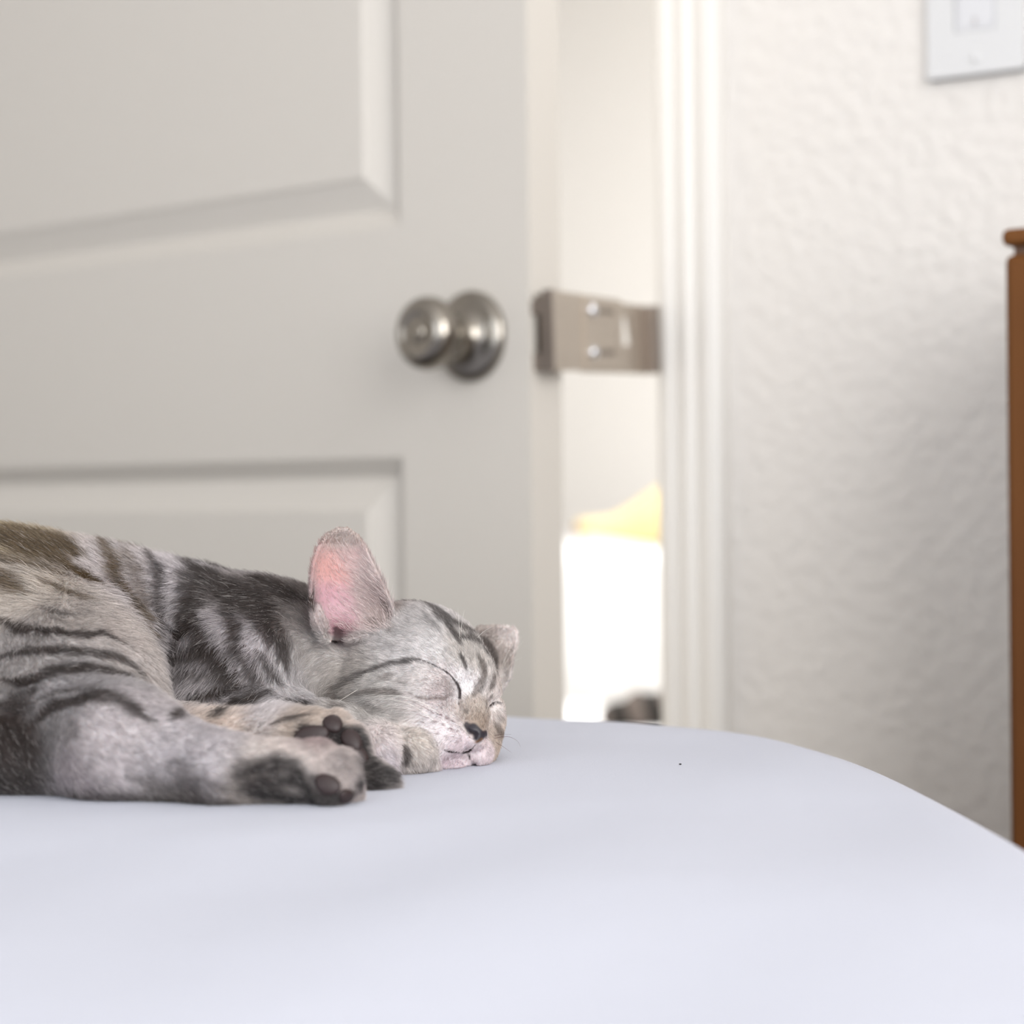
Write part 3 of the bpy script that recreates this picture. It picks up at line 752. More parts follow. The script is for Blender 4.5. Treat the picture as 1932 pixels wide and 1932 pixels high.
#@@KIT
# coat markings and a few strokes of painted shade, in mm: (points, half width, strength, colour)
STROKES = [
 ([(-239.5,997.5,776.9),(-235.1,995.7,776.1),(-232.3,995.4,775.5),(-229.2,995.0,774.9),(-226.4,995.4,774.3),(-223.7,995.4,773.7),(-221.1,995.7,773.1),(-218.4,996.4,772.5),(-215.9,997.5,771.9),(-213.3,997.8,771.3),(-210.9,998.2,770.7),(-207.1,997.1,769.3),(-205.5,995.7,768.4),(-203.0,992.9,766.7),(-201.4,991.2,765.5)],6.19,0.90,'o'),
 ([(-229.3,973.3,768.5),(-225.3,972.3,767.1),(-222.6,971.6,766.1),(-219.7,970.9,765.1),(-216.9,970.5,764.1),(-214.4,970.2,763.2),(-212.2,970.2,762.5),(-210.0,970.5,761.8),(-207.9,970.9,761.2),(-203.9,971.6,760.0),(-200.2,971.9,758.5),(-196.3,971.2,756.7),(-193.2,970.9,755.2)],6.04,0.90,'o'),
 ([(-198.9,1018.1,773.8),(-196.9,1019.5,773.1),(-193.6,1019.5,772.0),(-189.8,1019.5,770.9),(-187.9,1020.9,770.2),(-185.4,1020.9,769.5),(-182.8,1020.9,768.8),(-180.2,1020.9,768.1),(-177.9,1021.3,767.4),(-174.4,1021.3,766.2),(-172.1,1022.3,765.3),(-169.9,1022.3,764.3)],4.09,0.85,'o'),
 ([(-194.5,1019.5,771.0),(-193.0,1019.5,769.0),(-191.2,1015.7,767.8),(-188.6,1007.6,766.5),(-186.7,1002.7,765.1),(-185.3,998.9,763.6),(-184.1,995.4,761.9),(-183.1,992.2,760.1),(-182.2,988.7,758.2),(-181.4,985.6,756.3),(-180.5,982.8,754.4),(-179.6,980.0,752.7),(-178.7,977.9,751.1),(-177.8,975.8,749.7),(-176.9,974.0,748.3),(-175.9,972.3,747.0),(-175.0,970.5,745.6),(-173.9,968.4,744.1),(-172.7,966.3,742.5),(-171.5,964.2,740.7),(-170.2,962.1,738.8),(-169.0,960.4,737.1),(-167.9,959.0,735.5),(-166.2,957.6,733.3),(-164.8,958.3,731.7)],4.33,0.95,'o'),
 ([(-180.3,1010.1,764.8),(-179.1,1006.6,763.8),(-177.7,1002.7,762.6),(-176.3,999.6,761.1),(-174.8,996.4,759.4),(-173.5,993.6,757.7),(-172.4,991.2,756.0),(-171.6,988.7,754.3),(-170.8,986.3,752.4),(-170.1,983.8,750.4),(-169.5,981.4,748.5),(-169.0,978.9,746.8),(-168.6,976.8,745.2),(-168.3,975.1,743.7),(-168.1,973.0,742.3),(-167.9,970.9,741.0),(-167.7,967.4,738.9)],3.56,0.60,'o'),
 ([(-173.0,1022.3,764.3),(-170.6,1016.4,762.5),(-168.5,1010.1,761.4),(-166.8,1005.9,760.0),(-165.4,1002.4,758.6),(-164.2,999.2,757.2),(-163.3,996.4,755.7),(-162.6,994.0,754.2),(-161.9,991.5,752.6),(-161.4,989.1,751.0),(-161.1,987.0,749.4),(-160.9,985.2,747.7),(-160.8,983.1,746.1),(-160.8,981.0,744.4),(-160.9,978.9,742.7),(-161.1,976.8,741.0),(-161.4,975.1,739.4),(-161.6,973.0,737.8),(-161.9,970.9,736.1),(-162.1,968.4,734.4),(-162.4,966.0,732.7),(-162.5,963.2,731.1),(-162.6,960.4,729.9),(-162.6,958.3,729.0)],3.36,0.90,'d'),
 ([(-160.5,1022.7,763.4),(-157.1,1022.7,761.8),(-154.8,1022.7,760.8),(-152.2,1022.7,759.7),(-149.6,1022.7,758.6),(-147.1,1022.7,757.7),(-144.6,1022.7,757.1),(-142.0,1022.7,756.5),(-139.3,1022.7,756.0),(-136.6,1022.7,755.6),(-134.0,1022.7,755.0),(-131.4,1022.7,754.4),(-128.8,1022.7,753.6),(-126.4,1025.5,752.6),(-123.6,1023.7,751.7)],5.64,1.00,'d'),
 ([(-118.8,1005.2,751.5),(-116.1,1001.3,750.8),(-113.7,998.9,750.1),(-111.7,997.1,749.4),(-109.8,995.7,748.8),(-106.7,993.6,747.6),(-104.7,992.9,746.8)],5.50,1.00,'d'),
 ([(-146.5,1007.3,755.1),(-144.8,1005.2,754.2),(-142.5,1003.1,752.9),(-139.4,997.8,751.5),(-136.5,995.4,750.0),(-133.7,992.9,748.4),(-131.2,990.5,747.2),(-128.8,988.4,746.1),(-126.4,986.6,745.0),(-124.1,984.9,744.0),(-121.9,983.1,743.1),(-119.8,981.7,742.3),(-117.8,980.7,741.4),(-115.9,979.3,740.5),(-112.2,977.9,738.8),(-109.3,976.8,737.4)],8.44,1.00,'d'),
 ([(-144.7,988.7,747.4),(-145.6,986.6,745.8),(-146.9,983.5,743.5),(-148.2,981.0,740.9),(-148.7,977.9,738.5),(-149.1,974.0,735.9),(-149.3,971.9,734.6),(-149.5,969.5,733.3),(-150.0,967.4,731.9),(-150.8,966.0,730.3),(-151.5,964.2,728.7),(-152.3,962.8,727.2),(-153.5,960.7,725.0)],5.86,1.00,'d'),
 ([(-144.4,975.8,737.4),(-143.9,973.0,736.2),(-143.2,968.8,734.5),(-142.4,964.6,732.5),(-141.8,961.4,730.4),(-141.1,959.0,728.3),(-140.3,957.2,726.6),(-138.4,954.8,723.9),(-136.2,953.4,721.7),(-133.8,952.0,719.5),(-131.0,950.9,716.8),(-128.2,949.9,714.2),(-126.2,949.5,712.3)],5.29,0.95,'d'),
 ([(-130.0,981.4,741.5),(-129.3,978.6,740.3),(-128.2,974.7,738.6),(-127.0,969.8,736.7),(-125.8,965.6,734.6),(-124.9,962.5,732.5),(-124.4,960.4,730.6),(-124.2,958.6,728.9),(-124.2,956.9,727.1),(-124.4,955.5,725.4),(-124.9,953.7,722.5)],4.07,0.95,'d'),
 ([(-112.9,977.2,738.5),(-111.1,974.0,735.7),(-109.9,971.9,733.7),(-108.7,969.8,731.7),(-107.5,968.1,729.6),(-106.6,967.0,727.8),(-105.3,965.3,724.4),(-104.1,963.5,721.2),(-103.3,962.5,718.4),(-102.8,961.4,715.7),(-102.5,960.7,713.4)],4.37,0.90,'d'),
 ([(-151.3,1013.9,757.3),(-149.4,1010.8,756.5),(-146.9,1007.3,755.3),(-144.1,1004.5,753.8),(-141.1,1001.3,752.4),(-138.1,997.5,751.1),(-135.7,995.7,750.0),(-133.5,994.7,749.3),(-131.4,993.6,748.7),(-129.4,992.6,748.3),(-125.4,990.8,747.5),(-123.4,989.8,747.1),(-121.3,988.7,746.6),(-118.9,987.7,746.0),(-116.6,986.6,745.5),(-114.5,985.9,744.9),(-111.4,984.9,744.1)],8.49,1.00,'d'),
 ([(-152.8,997.5,753.2),(-150.7,992.9,751.0),(-149.4,990.8,749.3),(-148.0,988.4,747.7),(-146.8,986.6,746.0),(-145.6,984.9,744.5),(-143.8,982.1,741.7),(-142.8,980.3,740.4),(-141.9,978.2,739.1),(-141.1,976.1,738.2)],5.93,0.90,'d'),
 ([(-122.2,979.3,740.8),(-120.2,975.8,738.7),(-118.8,973.3,737.4),(-117.4,971.2,735.9),(-116.0,969.1,734.4),(-114.9,967.7,733.0),(-112.9,965.6,730.3),(-111.1,963.5,727.7),(-109.9,962.5,725.9)],4.38,0.85,'d'),
 ([(-106.8,991.9,746.8),(-104.0,990.5,745.5),(-101.6,989.8,744.4),(-99.4,989.1,743.3),(-97.1,989.1,742.1)],6.95,1.00,'d'),
 ([(-92.9,966.7,742.2)],6.79,1.00,'d'),
 ([(-118.8,989.8,747.1),(-114.8,984.5,744.2),(-111.0,981.0,741.3)],5.93,1.00,'d'),
 ([(-123.9,955.5,725.0),(-122.6,954.4,722.7),(-120.8,953.0,719.5),(-119.1,952.3,716.4),(-117.6,952.0,713.8),(-116.1,951.6,711.4),(-114.6,950.9,709.1),(-113.3,949.5,706.5),(-112.1,947.4,703.9),(-111.2,945.7,702.2)],3.05,0.85,'d'),
 ([(-115.1,956.2,721.9),(-113.5,955.8,720.0),(-111.3,955.8,717.3),(-109.3,955.8,714.5),(-107.8,955.8,711.8),(-106.4,955.1,709.1),(-105.5,954.1,707.2)],2.30,0.80,'d'),
 ([(-157.1,955.1,719.5),(-154.2,956.9,720.0),(-149.8,956.5,720.8),(-147.4,955.8,721.1),(-145.2,955.1,721.2),(-141.2,954.1,721.2),(-137.3,953.0,720.7),(-133.8,952.0,719.5),(-130.9,950.9,717.1),(-128.5,949.9,713.9),(-126.1,948.8,710.9),(-123.3,948.1,708.1),(-120.6,947.4,705.4),(-118.6,946.4,703.7)],3.82,0.95,'d'),
 ([(-155.8,951.3,712.4),(-152.2,953.0,712.6),(-149.6,952.7,712.8),(-146.6,951.6,713.0),(-143.6,950.9,713.0),(-140.9,949.9,712.8),(-138.2,949.2,712.1),(-135.2,948.1,711.0),(-132.4,947.8,709.8),(-129.7,947.4,708.5),(-127.5,947.1,707.4)],2.10,0.75,'d'),
 ([(-235.3,980.0,772.2),(-232.3,979.6,771.4),(-228.1,979.3,770.3),(-225.8,978.9,769.7),(-221.9,978.9,768.6),(-218.2,979.6,767.6),(-214.5,980.0,766.5),(-210.9,980.0,765.3),(-207.1,980.0,763.8),(-203.9,979.6,762.5)],7.37,1.00,'o'),
 ([(-201.0,970.5,758.6),(-197.7,970.9,757.2),(-194.9,970.9,756.1),(-192.5,970.5,754.8),(-190.2,969.1,753.4),(-188.5,968.1,752.2)],4.86,0.90,'o'),
 ([(-235.7,981.7,772.9),(-233.5,981.7,772.4),(-230.1,981.4,771.5),(-226.6,981.4,770.6),(-223.1,981.0,769.6),(-219.5,981.0,768.5),(-216.0,981.4,767.4),(-212.3,982.1,766.4),(-208.5,982.8,765.3),(-205.9,983.5,764.6)],9.36,1.00,'o'),
 ([(-215.6,993.3,771.0),(-212.9,993.6,770.2),(-209.2,994.3,769.2),(-205.7,993.6,767.8),(-204.2,992.2,766.9),(-202.8,990.5,765.8),(-201.4,988.4,764.6),(-200.2,986.6,763.5),(-199.2,984.9,762.5)],5.96,0.95,'o'),
 ([(-231.5,963.5,765.1),(-228.9,962.1,764.1),(-225.3,960.4,762.7),(-221.6,959.0,761.4),(-218.3,959.0,760.5),(-214.9,959.3,759.8),(-211.4,959.7,759.0),(-207.3,960.4,757.9),(-205.1,960.7,757.3),(-201.3,961.8,756.2)],4.34,0.80,'o'),
 ([(-138.0,853.3,701.6),(-137.5,856.4,703.0),(-137.3,859.6,703.9),(-137.1,864.1,704.6)],2.58,1.00,'d'),
 ([(-143.6,911.7,701.2)],2.74,1.00,'d'),
 ([(-147.7,945.7,698.9),(-144.5,945.0,700.7),(-140.7,944.6,702.2),(-136.6,944.6,703.3),(-134.2,945.0,703.7),(-131.5,945.3,704.0),(-128.7,945.7,704.3),(-126.1,946.0,704.5),(-123.8,946.4,704.7)],2.84,1.00,'d'),
 ([(-129.8,901.6,697.1),(-128.4,903.0,698.2),(-126.7,906.8,699.6)],3.26,1.00,'d'),
 ([(-130.5,942.9,696.8),(-127.7,943.2,698.1),(-124.4,943.6,698.8),(-121.2,943.9,699.5),(-118.5,944.3,700.3),(-116.3,944.6,701.2),(-114.1,945.7,702.2)],3.41,1.00,'d'),
 ([(-103.8,945.0,700.7),(-101.8,943.9,699.5),(-99.8,943.6,698.5),(-97.2,944.3,698.1),(-93.8,946.0,698.2),(-90.6,948.1,698.3)],3.79,0.90,'d'),
 ([(-228.0,948.5,758.2),(-226.5,946.4,756.9),(-224.3,943.2,755.2),(-221.8,940.8,753.6),(-218.7,939.0,752.4),(-215.4,938.0,751.2),(-213.1,937.3,750.4)],6.52,0.95,'o'),
 ([(-207.5,948.5,754.3),(-205.0,947.1,753.1),(-201.4,945.7,751.5),(-197.9,944.3,750.0),(-194.5,943.6,748.4),(-191.3,943.2,746.9),(-188.9,942.9,745.9)],2.65,0.75,'o'),
 ([(-206.1,928.2,744.3),(-203.6,927.5,743.5),(-200.1,926.1,742.4),(-196.8,925.0,741.5),(-194.2,924.7,741.0),(-191.9,924.7,740.6)],1.95,0.60,'d'),
 ([(-221.6,920.8,738.8),(-218.6,919.4,737.7),(-216.5,918.4,737.0),(-214.2,917.0,736.3),(-211.9,915.9,735.6),(-209.6,914.9,735.2),(-207.3,913.8,734.9),(-205.1,913.1,734.8),(-202.7,912.4,734.8),(-200.4,911.7,734.8),(-198.2,911.4,734.7),(-196.0,910.7,734.6),(-193.9,909.6,734.3),(-189.9,907.9,733.5),(-186.3,906.8,732.8),(-183.2,907.2,732.6),(-180.8,909.3,733.0),(-178.5,911.7,733.3),(-176.2,913.1,732.8),(-173.7,912.8,731.8),(-171.4,912.4,730.5),(-168.5,912.1,728.9),(-166.5,912.1,727.4)],3.02,0.95,'d'),
 ([(-218.4,906.8,723.5),(-215.6,906.1,724.7),(-212.7,905.4,725.6),(-208.7,903.7,726.3),(-206.3,902.6,726.6),(-203.6,901.2,726.8),(-200.8,900.2,727.0),(-198.1,899.1,727.1),(-195.5,898.4,727.1),(-193.1,898.1,727.1),(-190.6,897.4,727.0),(-188.1,897.0,726.9),(-185.8,897.0,726.7),(-183.5,897.0,726.5),(-179.5,897.4,726.0),(-176.1,898.4,725.5),(-173.0,899.5,724.9),(-170.3,900.5,724.2),(-167.9,901.9,723.3),(-165.7,903.0,722.4),(-163.5,904.0,721.0),(-161.3,905.1,719.2),(-159.5,906.1,717.5)],2.98,0.90,'d'),
 ([(-215.8,895.3,714.3),(-212.5,892.8,714.4),(-210.3,891.4,714.4),(-208.0,890.0,714.4),(-205.7,888.6,714.6),(-203.6,887.6,714.9),(-200.0,886.5,715.8),(-196.5,886.5,717.1),(-193.1,886.5,718.3),(-189.7,886.9,719.1),(-186.4,887.2,719.7),(-183.1,887.9,720.1),(-179.8,888.6,720.0),(-176.5,889.3,719.7),(-173.3,890.4,719.1),(-170.1,891.4,718.3),(-167.0,893.2,717.2),(-163.9,895.3,715.8),(-162.3,896.7,714.9),(-160.6,898.4,713.9),(-159.0,900.5,712.7),(-157.6,902.6,711.6),(-156.4,904.7,710.6)],3.85,0.95,'d'),
 ([(-198.9,865.9,695.9),(-196.8,866.6,698.4),(-195.4,867.3,700.1),(-193.9,868.0,701.8),(-192.3,868.7,703.4),(-189.4,869.4,705.4),(-186.1,868.3,706.5),(-182.5,866.2,707.4),(-180.5,864.8,707.9),(-178.3,863.4,708.5),(-176.1,862.4,709.1),(-173.7,861.0,709.7),(-171.5,860.3,710.2),(-169.3,859.2,710.5),(-167.2,858.2,710.7),(-163.4,857.1,710.5),(-159.8,856.1,709.7),(-156.7,855.4,708.6),(-154.0,854.0,707.1),(-151.7,852.9,705.2),(-149.6,851.9,703.5),(-147.4,851.2,702.1),(-145.4,850.5,700.9)],3.45,0.90,'d'),
 ([(-197.8,873.6,706.6),(-195.1,873.9,708.0),(-191.2,874.6,709.9),(-189.2,875.0,710.7),(-185.5,874.6,711.8),(-182.1,873.6,712.2),(-178.2,870.8,712.4),(-175.9,869.0,712.5),(-173.3,866.6,712.6),(-170.3,864.1,712.6),(-167.3,862.0,712.6),(-164.5,860.3,712.5),(-160.8,859.6,712.2)],1.66,0.60,'d'),
 ([(-211.7,877.8,706.3),(-208.9,877.4,706.4),(-206.4,876.7,706.7),(-204.3,877.1,707.5),(-202.2,878.1,708.9),(-200.3,878.8,710.3)],7.39,0.80,'d'),
 ([(-209.1,866.6,696.0),(-206.6,865.5,693.8),(-204.7,864.8,691.8),(-203.6,864.1,689.8),(-203.2,864.1,687.6),(-203.3,864.5,685.3),(-203.9,865.2,682.9),(-205.2,866.2,680.2),(-206.6,867.6,677.8)],12.50,1.00,'d'),  # lower haunch: mostly shade put into the colour, plus dark fur
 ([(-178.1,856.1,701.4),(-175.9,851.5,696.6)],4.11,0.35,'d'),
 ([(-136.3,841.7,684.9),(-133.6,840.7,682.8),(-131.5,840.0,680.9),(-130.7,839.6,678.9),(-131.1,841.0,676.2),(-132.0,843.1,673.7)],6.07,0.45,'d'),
 ([(-191.3,875.3,669.1),(-188.1,874.3,669.0),(-183.4,871.1,669.0),(-176.7,862.0,669.9),(-170.5,856.4,670.2),(-165.0,854.3,670.1),(-160.2,853.6,669.8),(-155.7,853.6,669.6),(-151.2,853.6,669.4),(-146.6,853.6,669.2),(-142.0,852.9,669.2),(-137.4,850.8,669.4),(-133.0,848.4,669.6),(-128.5,844.2,670.1),(-124.2,841.0,670.5),(-120.1,838.6,670.8),(-116.8,838.2,670.9),(-114.0,838.2,670.9)],5.65,0.70,'d'),  # shade under the shin and foot, put into the coat colour
 ([(-152.2,846.3,679.3),(-149.2,846.3,678.5),(-147.0,845.9,678.1),(-144.6,845.6,677.6),(-141.8,844.9,677.1),(-138.8,844.2,676.8),(-135.1,842.8,676.7),(-130.5,840.3,676.7),(-125.6,837.9,676.7),(-121.0,835.8,676.8),(-117.3,835.1,676.7),(-114.7,835.1,676.5)],4.05,0.45,'d'),  # weaker band of the same painted underside shade
 ([(-107.2,835.4,682.9),(-103.9,835.8,683.5),(-100.9,836.1,683.9),(-98.2,835.8,684.2),(-95.5,835.8,684.3),(-92.9,835.4,684.3),(-90.5,835.1,683.7),(-87.9,834.7,682.7),(-86.5,834.4,680.9),(-89.1,834.7,680.0),(-91.3,835.1,679.5),(-93.6,835.1,679.1),(-95.8,835.4,678.7),(-99.1,835.8,677.9),(-101.9,836.1,677.1),(-104.1,836.1,676.6)],4.83,1.00,'k'),
 ([(-84.6,834.4,679.0),(-82.5,834.7,676.7),(-81.5,835.1,674.3),(-84.1,836.8,673.2),(-88.0,837.9,672.5),(-90.9,838.2,672.0)],2.90,0.90,'k'),
 ([(-79.3,833.7,680.3),(-75.7,832.6,679.7),(-72.1,831.6,679.2)],1.93,0.80,'k'),
 ([(-69.7,832.3,672.0),(-64.8,836.8,673.2)],2.32,1.00,'k'),
 ([(-101.2,837.9,673.5),(-98.5,838.2,673.0),(-94.6,838.2,672.5),(-90.9,838.2,672.0),(-87.8,838.6,671.7),(-84.9,838.6,671.5),(-81.8,837.9,671.3),(-79.9,836.5,671.4),(-77.7,833.7,671.6),(-75.5,831.9,671.7),(-72.0,831.6,671.5)],3.55,1.00,'k'),
 ([(-82.7,834.7,676.3),(-79.9,834.0,675.5),(-77.2,831.9,675.0),(-74.6,830.9,674.6),(-71.7,830.9,674.0),(-69.2,831.9,673.5)],2.57,0.90,'k'),
 ([(-87.5,886.2,691.2),(-85.4,885.8,690.7),(-82.4,885.8,690.0),(-79.3,885.8,689.1),(-76.3,885.5,688.2),(-73.2,884.8,687.2),(-71.0,884.1,686.5)],3.42,1.00,'k'),
 ([(-75.4,888.6,694.2),(-71.9,887.2,692.3)],2.74,1.00,'k'),
 ([(-67.1,887.2,692.2),(-65.4,886.5,690.6),(-63.6,886.2,688.2),(-62.9,885.1,686.4),(-62.3,884.4,683.5)],3.08,1.00,'k'),
 ([(-102.1,888.6,695.2),(-99.7,889.0,696.5),(-97.4,889.7,697.4),(-94.6,890.4,698.0),(-91.0,891.1,698.3),(-87.7,891.4,698.5)],1.10,0.85,'d'),
 ([(-89.7,887.2,693.2),(-86.7,886.5,693.0),(-84.1,886.5,692.7),(-81.3,886.5,692.3),(-78.1,886.9,691.9),(-75.1,886.5,691.4),(-72.9,886.2,690.7),(-71.1,885.1,689.2)],2.74,1.00,'k'),
 ([(-71.2,886.9,692.3),(-68.9,886.2,691.1),(-67.0,885.5,689.8),(-65.7,884.8,688.1),(-64.6,883.7,685.9),(-63.8,883.4,683.8)],3.41,1.00,'k'),
 ([(-61.5,845.6,683.7)],3.91,1.00,'k'),
 ([(-63.6,880.9,679.0),(-61.2,879.5,678.0),(-58.0,879.5,677.2),(-55.3,880.9,677.0),(-52.8,883.7,676.7)],4.08,1.00,'k'),
 ([(-61.1,839.6,678.0)],3.89,1.00,'k'),
 ([(-62.5,878.1,672.8),(-59.5,878.1,672.8),(-56.5,878.8,672.9),(-54.6,879.9,673.0)],4.07,1.00,'k'),
 ([(-48.7,926.1,682.0),(-47.5,925.0,680.3),(-46.6,924.3,678.1),(-47.6,925.0,675.5),(-49.3,925.4,673.4)],1.38,0.85,'d'),  # crease between the toes, its shade painted along the groove
 ([(-37.1,928.5,683.4),(-35.4,928.9,680.4)],0.61,0.50,'d'),  # smaller toe crease with its shade painted in
 ([(-50.3,926.1,670.1),(-47.7,926.1,669.9),(-45.4,926.8,669.7),(-42.4,927.8,669.7),(-39.7,929.2,669.8)],1.21,0.70,'d'),  # dark gap under the paw, shade painted as a stroke
 ([(-41.6,951.6,717.0),(-44.5,952.0,716.8),(-47.0,952.7,716.5),(-49.3,953.4,716.1),(-52.5,954.4,715.3),(-55.5,954.8,714.5),(-58.6,955.5,713.6),(-61.3,956.2,712.7),(-63.7,956.9,711.9),(-65.7,957.6,711.1)],1.51,0.80,'d'),
 ([(-63.8,956.9,711.9),(-66.6,957.9,710.6),(-69.1,959.0,709.4),(-71.1,960.4,708.5),(-72.9,961.8,707.7),(-74.6,963.2,706.9),(-76.5,965.3,705.9),(-78.5,967.0,704.8),(-80.8,968.1,703.7)],2.15,0.60,'d'),
 ([(-81.5,968.4,703.0),(-81.5,968.1,700.5),(-80.8,967.4,697.5)],5.41,0.50,'b'),
 ([(-77.8,949.2,697.5),(-76.6,946.7,697.0),(-74.7,944.3,695.8)],5.30,0.50,'b'),
 ([(-71.9,948.1,696.2),(-69.8,950.2,695.5),(-66.5,949.9,695.0),(-63.4,948.5,694.8),(-60.9,947.4,695.4),(-58.6,946.0,696.3)],3.54,0.35,'b'),
 ([(-49.1,943.9,702.4),(-52.0,945.7,702.9),(-54.7,947.4,703.3),(-57.2,948.5,703.4),(-59.7,949.9,703.2),(-62.2,950.6,703.0),(-65.0,952.3,702.6),(-68.2,954.4,702.1),(-71.0,956.9,701.6)],1.77,0.60,'b'),
 ([(-58.6,952.0,708.5),(-53.0,950.9,710.1)],1.95,0.45,'b'),
 ([(-51.1,948.8,708.1),(-47.3,945.3,706.6)],1.32,0.30,'b'),
 ([(-43.8,942.2,701.2),(-41.6,941.8,700.7),(-38.7,941.8,700.2),(-35.7,942.9,700.1),(-33.7,943.9,700.1),(-31.7,945.7,700.3),(-29.7,948.1,700.5),(-28.0,950.2,700.8)],0.79,0.60,'b'),
 ([(-32.7,946.4,706.3),(-30.1,948.8,706.2),(-28.1,951.3,705.7),(-26.6,951.6,703.1),(-26.4,951.6,700.4)],3.10,0.35,'b'),
 ([(-41.9,951.6,717.0),(-39.8,950.9,716.2),(-37.1,951.3,715.1),(-34.3,951.3,713.9),(-31.6,951.3,712.5),(-29.0,951.3,710.5),(-27.4,951.6,709.0),(-25.6,952.7,706.5),(-24.4,953.0,703.9),(-23.8,952.3,701.3),(-23.9,951.3,699.1),(-24.4,950.6,696.7)],0.49,0.95,'s'),
 ([(-26.8,952.0,707.9),(-25.1,952.7,705.5),(-24.2,952.7,702.8),(-24.1,951.6,700.3),(-24.1,951.3,698.0)],0.84,0.90,'s'),
 ([(-12.2,952.3,693.3),(-11.5,955.5,694.6),(-11.3,966.7,693.9),(-10.0,968.8,695.0),(-8.7,970.9,695.4),(-6.8,973.7,695.1),(-5.5,976.1,694.7),(-5.0,978.9,694.3),(-3.1,979.6,693.3)],0.64,1.00,'s'),
 ([(-12.5,952.0,693.9),(-12.5,953.4,695.7),(-12.2,955.8,696.6),(-11.9,964.9,696.3),(-10.8,967.0,697.3),(-9.6,968.8,698.1)],0.63,0.60,'d'),
 ([(-22.0,965.6,725.6),(-19.5,968.4,725.1),(-17.4,971.6,724.4),(-15.7,974.0,723.1),(-14.3,975.4,721.1),(-12.9,975.4,719.0),(-11.5,975.8,716.8),(-10.2,976.1,714.4),(-9.0,977.5,711.9)],3.09,0.90,'d'),
 ([(-9.0,1024.4,707.0)],3.25,0.90,'d'),
 ([(-8.2,979.6,709.6),(-7.7,976.8,707.9)],3.10,0.90,'d'),
 ([(-34.5,973.0,735.9),(-32.5,970.2,734.2),(-31.2,968.8,733.0),(-28.6,966.7,730.5),(-26.7,964.9,728.4),(-25.2,963.5,726.4),(-24.2,962.5,724.7),(-23.3,961.1,722.9)],2.16,0.85,'d'),
 ([(-54.9,992.6,740.1),(-52.9,994.3,740.4),(-49.8,994.0,741.0),(-46.7,993.3,741.2),(-43.8,992.2,741.0),(-41.0,991.5,740.4),(-38.2,988.7,739.5),(-36.7,984.2,739.0),(-35.3,980.7,738.2),(-33.9,977.9,737.4),(-32.6,975.8,736.4),(-31.3,974.0,735.5),(-29.1,972.3,733.8),(-27.3,970.9,732.3),(-25.5,970.2,731.0),(-23.4,970.5,729.7),(-21.1,972.6,728.7),(-18.9,975.8,727.5),(-17.8,977.9,726.6),(-16.8,981.0,725.6)],2.75,0.85,'d'),
 ([(-16.5,1022.7,721.8),(-14.6,1024.1,719.4),(-12.8,1025.1,716.9),(-11.0,1025.5,714.0),(-9.4,1025.1,711.1),(-8.3,1024.8,709.0)],2.87,0.85,'d'),
 ([(-23.7,957.2,718.5),(-22.7,956.5,716.0),(-22.0,956.2,713.9),(-21.4,955.8,711.5)],1.07,0.85,'d'),
 ([(-15.8,962.5,715.8),(-14.5,962.5,713.7),(-13.4,962.5,710.9),(-13.6,961.4,707.9),(-14.2,960.4,705.9),(-15.2,959.0,704.0),(-16.8,955.8,702.1),(-18.4,952.7,700.7)],2.50,0.70,'b'),
 ([(-8.5,972.3,706.9),(-11.0,966.0,701.8)],2.17,0.65,'b'),
 ([(-39.5,972.6,736.6),(-37.3,968.1,733.9),(-35.1,964.6,731.2),(-33.0,961.4,728.5)],1.80,0.30,'d'),
 ([(-22.2,948.5,695.3),(-21.0,947.4,693.3)],1.06,0.50,'d'),
 ([(-9.3,967.4,687.0),(-8.0,968.8,684.9),(-6.8,970.5,683.1),(-5.8,973.0,682.1),(-5.4,975.4,681.7),(-3.8,977.2,681.5)],1.81,0.60,'b'),
 ([(-8.7,968.8,690.3),(-5.0,974.0,688.5)],1.27,0.50,'b'),
 ([(-32.4,942.9,692.9)],0.73,0.90,'r'),
 ([(-29.6,944.3,691.3)],0.73,0.90,'r'),
 ([(-26.8,946.4,689.5)],0.73,0.90,'r'),
 ([(-34.8,940.1,690.4)],0.73,0.90,'r'),
 ([(-31.4,940.8,688.9)],0.73,0.90,'r'),
 ([(-27.9,940.8,687.1)],0.73,0.90,'r'),
 ([(-25.2,941.8,685.7)],0.73,0.50,'r'),
 ([(-33.6,937.6,685.4)],0.72,0.50,'r'),
 ([(-29.7,938.3,684.0)],0.72,0.50,'r'),
 ([(-24.9,940.1,681.3)],0.73,0.50,'r'),
 ([(-31.8,936.9,678.7),(-29.7,938.7,677.8),(-27.7,940.1,677.2),(-25.8,941.5,676.7),(-23.7,945.7,676.0),(-22.7,948.5,675.6),(-20.3,948.8,676.0),(-19.1,946.4,677.5),(-17.6,945.0,679.4)],0.70,1.00,'s'),
 ([(-20.6,949.5,675.3),(-19.8,950.6,672.1)],0.56,1.00,'s'),
 ([(-15.9,944.3,681.4)],0.85,0.90,'n'),
 ([(-18.3,944.6,687.1),(-16.7,944.6,684.9),(-16.0,944.3,682.6)],2.19,1.00,'n'),
 ([(-18.3,943.9,686.3),(-15.9,944.3,684.5),(-14.2,945.3,683.6),(-12.8,947.1,683.8)],1.82,1.00,'n'),
 ([(-21.0,945.7,688.3),(-19.5,945.0,685.6)],1.34,0.90,'n'),
 ([(-17.1,943.9,680.8),(-14.7,945.0,681.9)],0.73,0.55,'t'),
 ([(-90.4,969.5,749.8),(-90.7,968.1,746.4),(-91.0,967.0,743.6),(-91.0,966.3,741.5),(-90.7,965.3,739.0),(-89.9,964.9,736.3)],0.72,0.80,'d'),
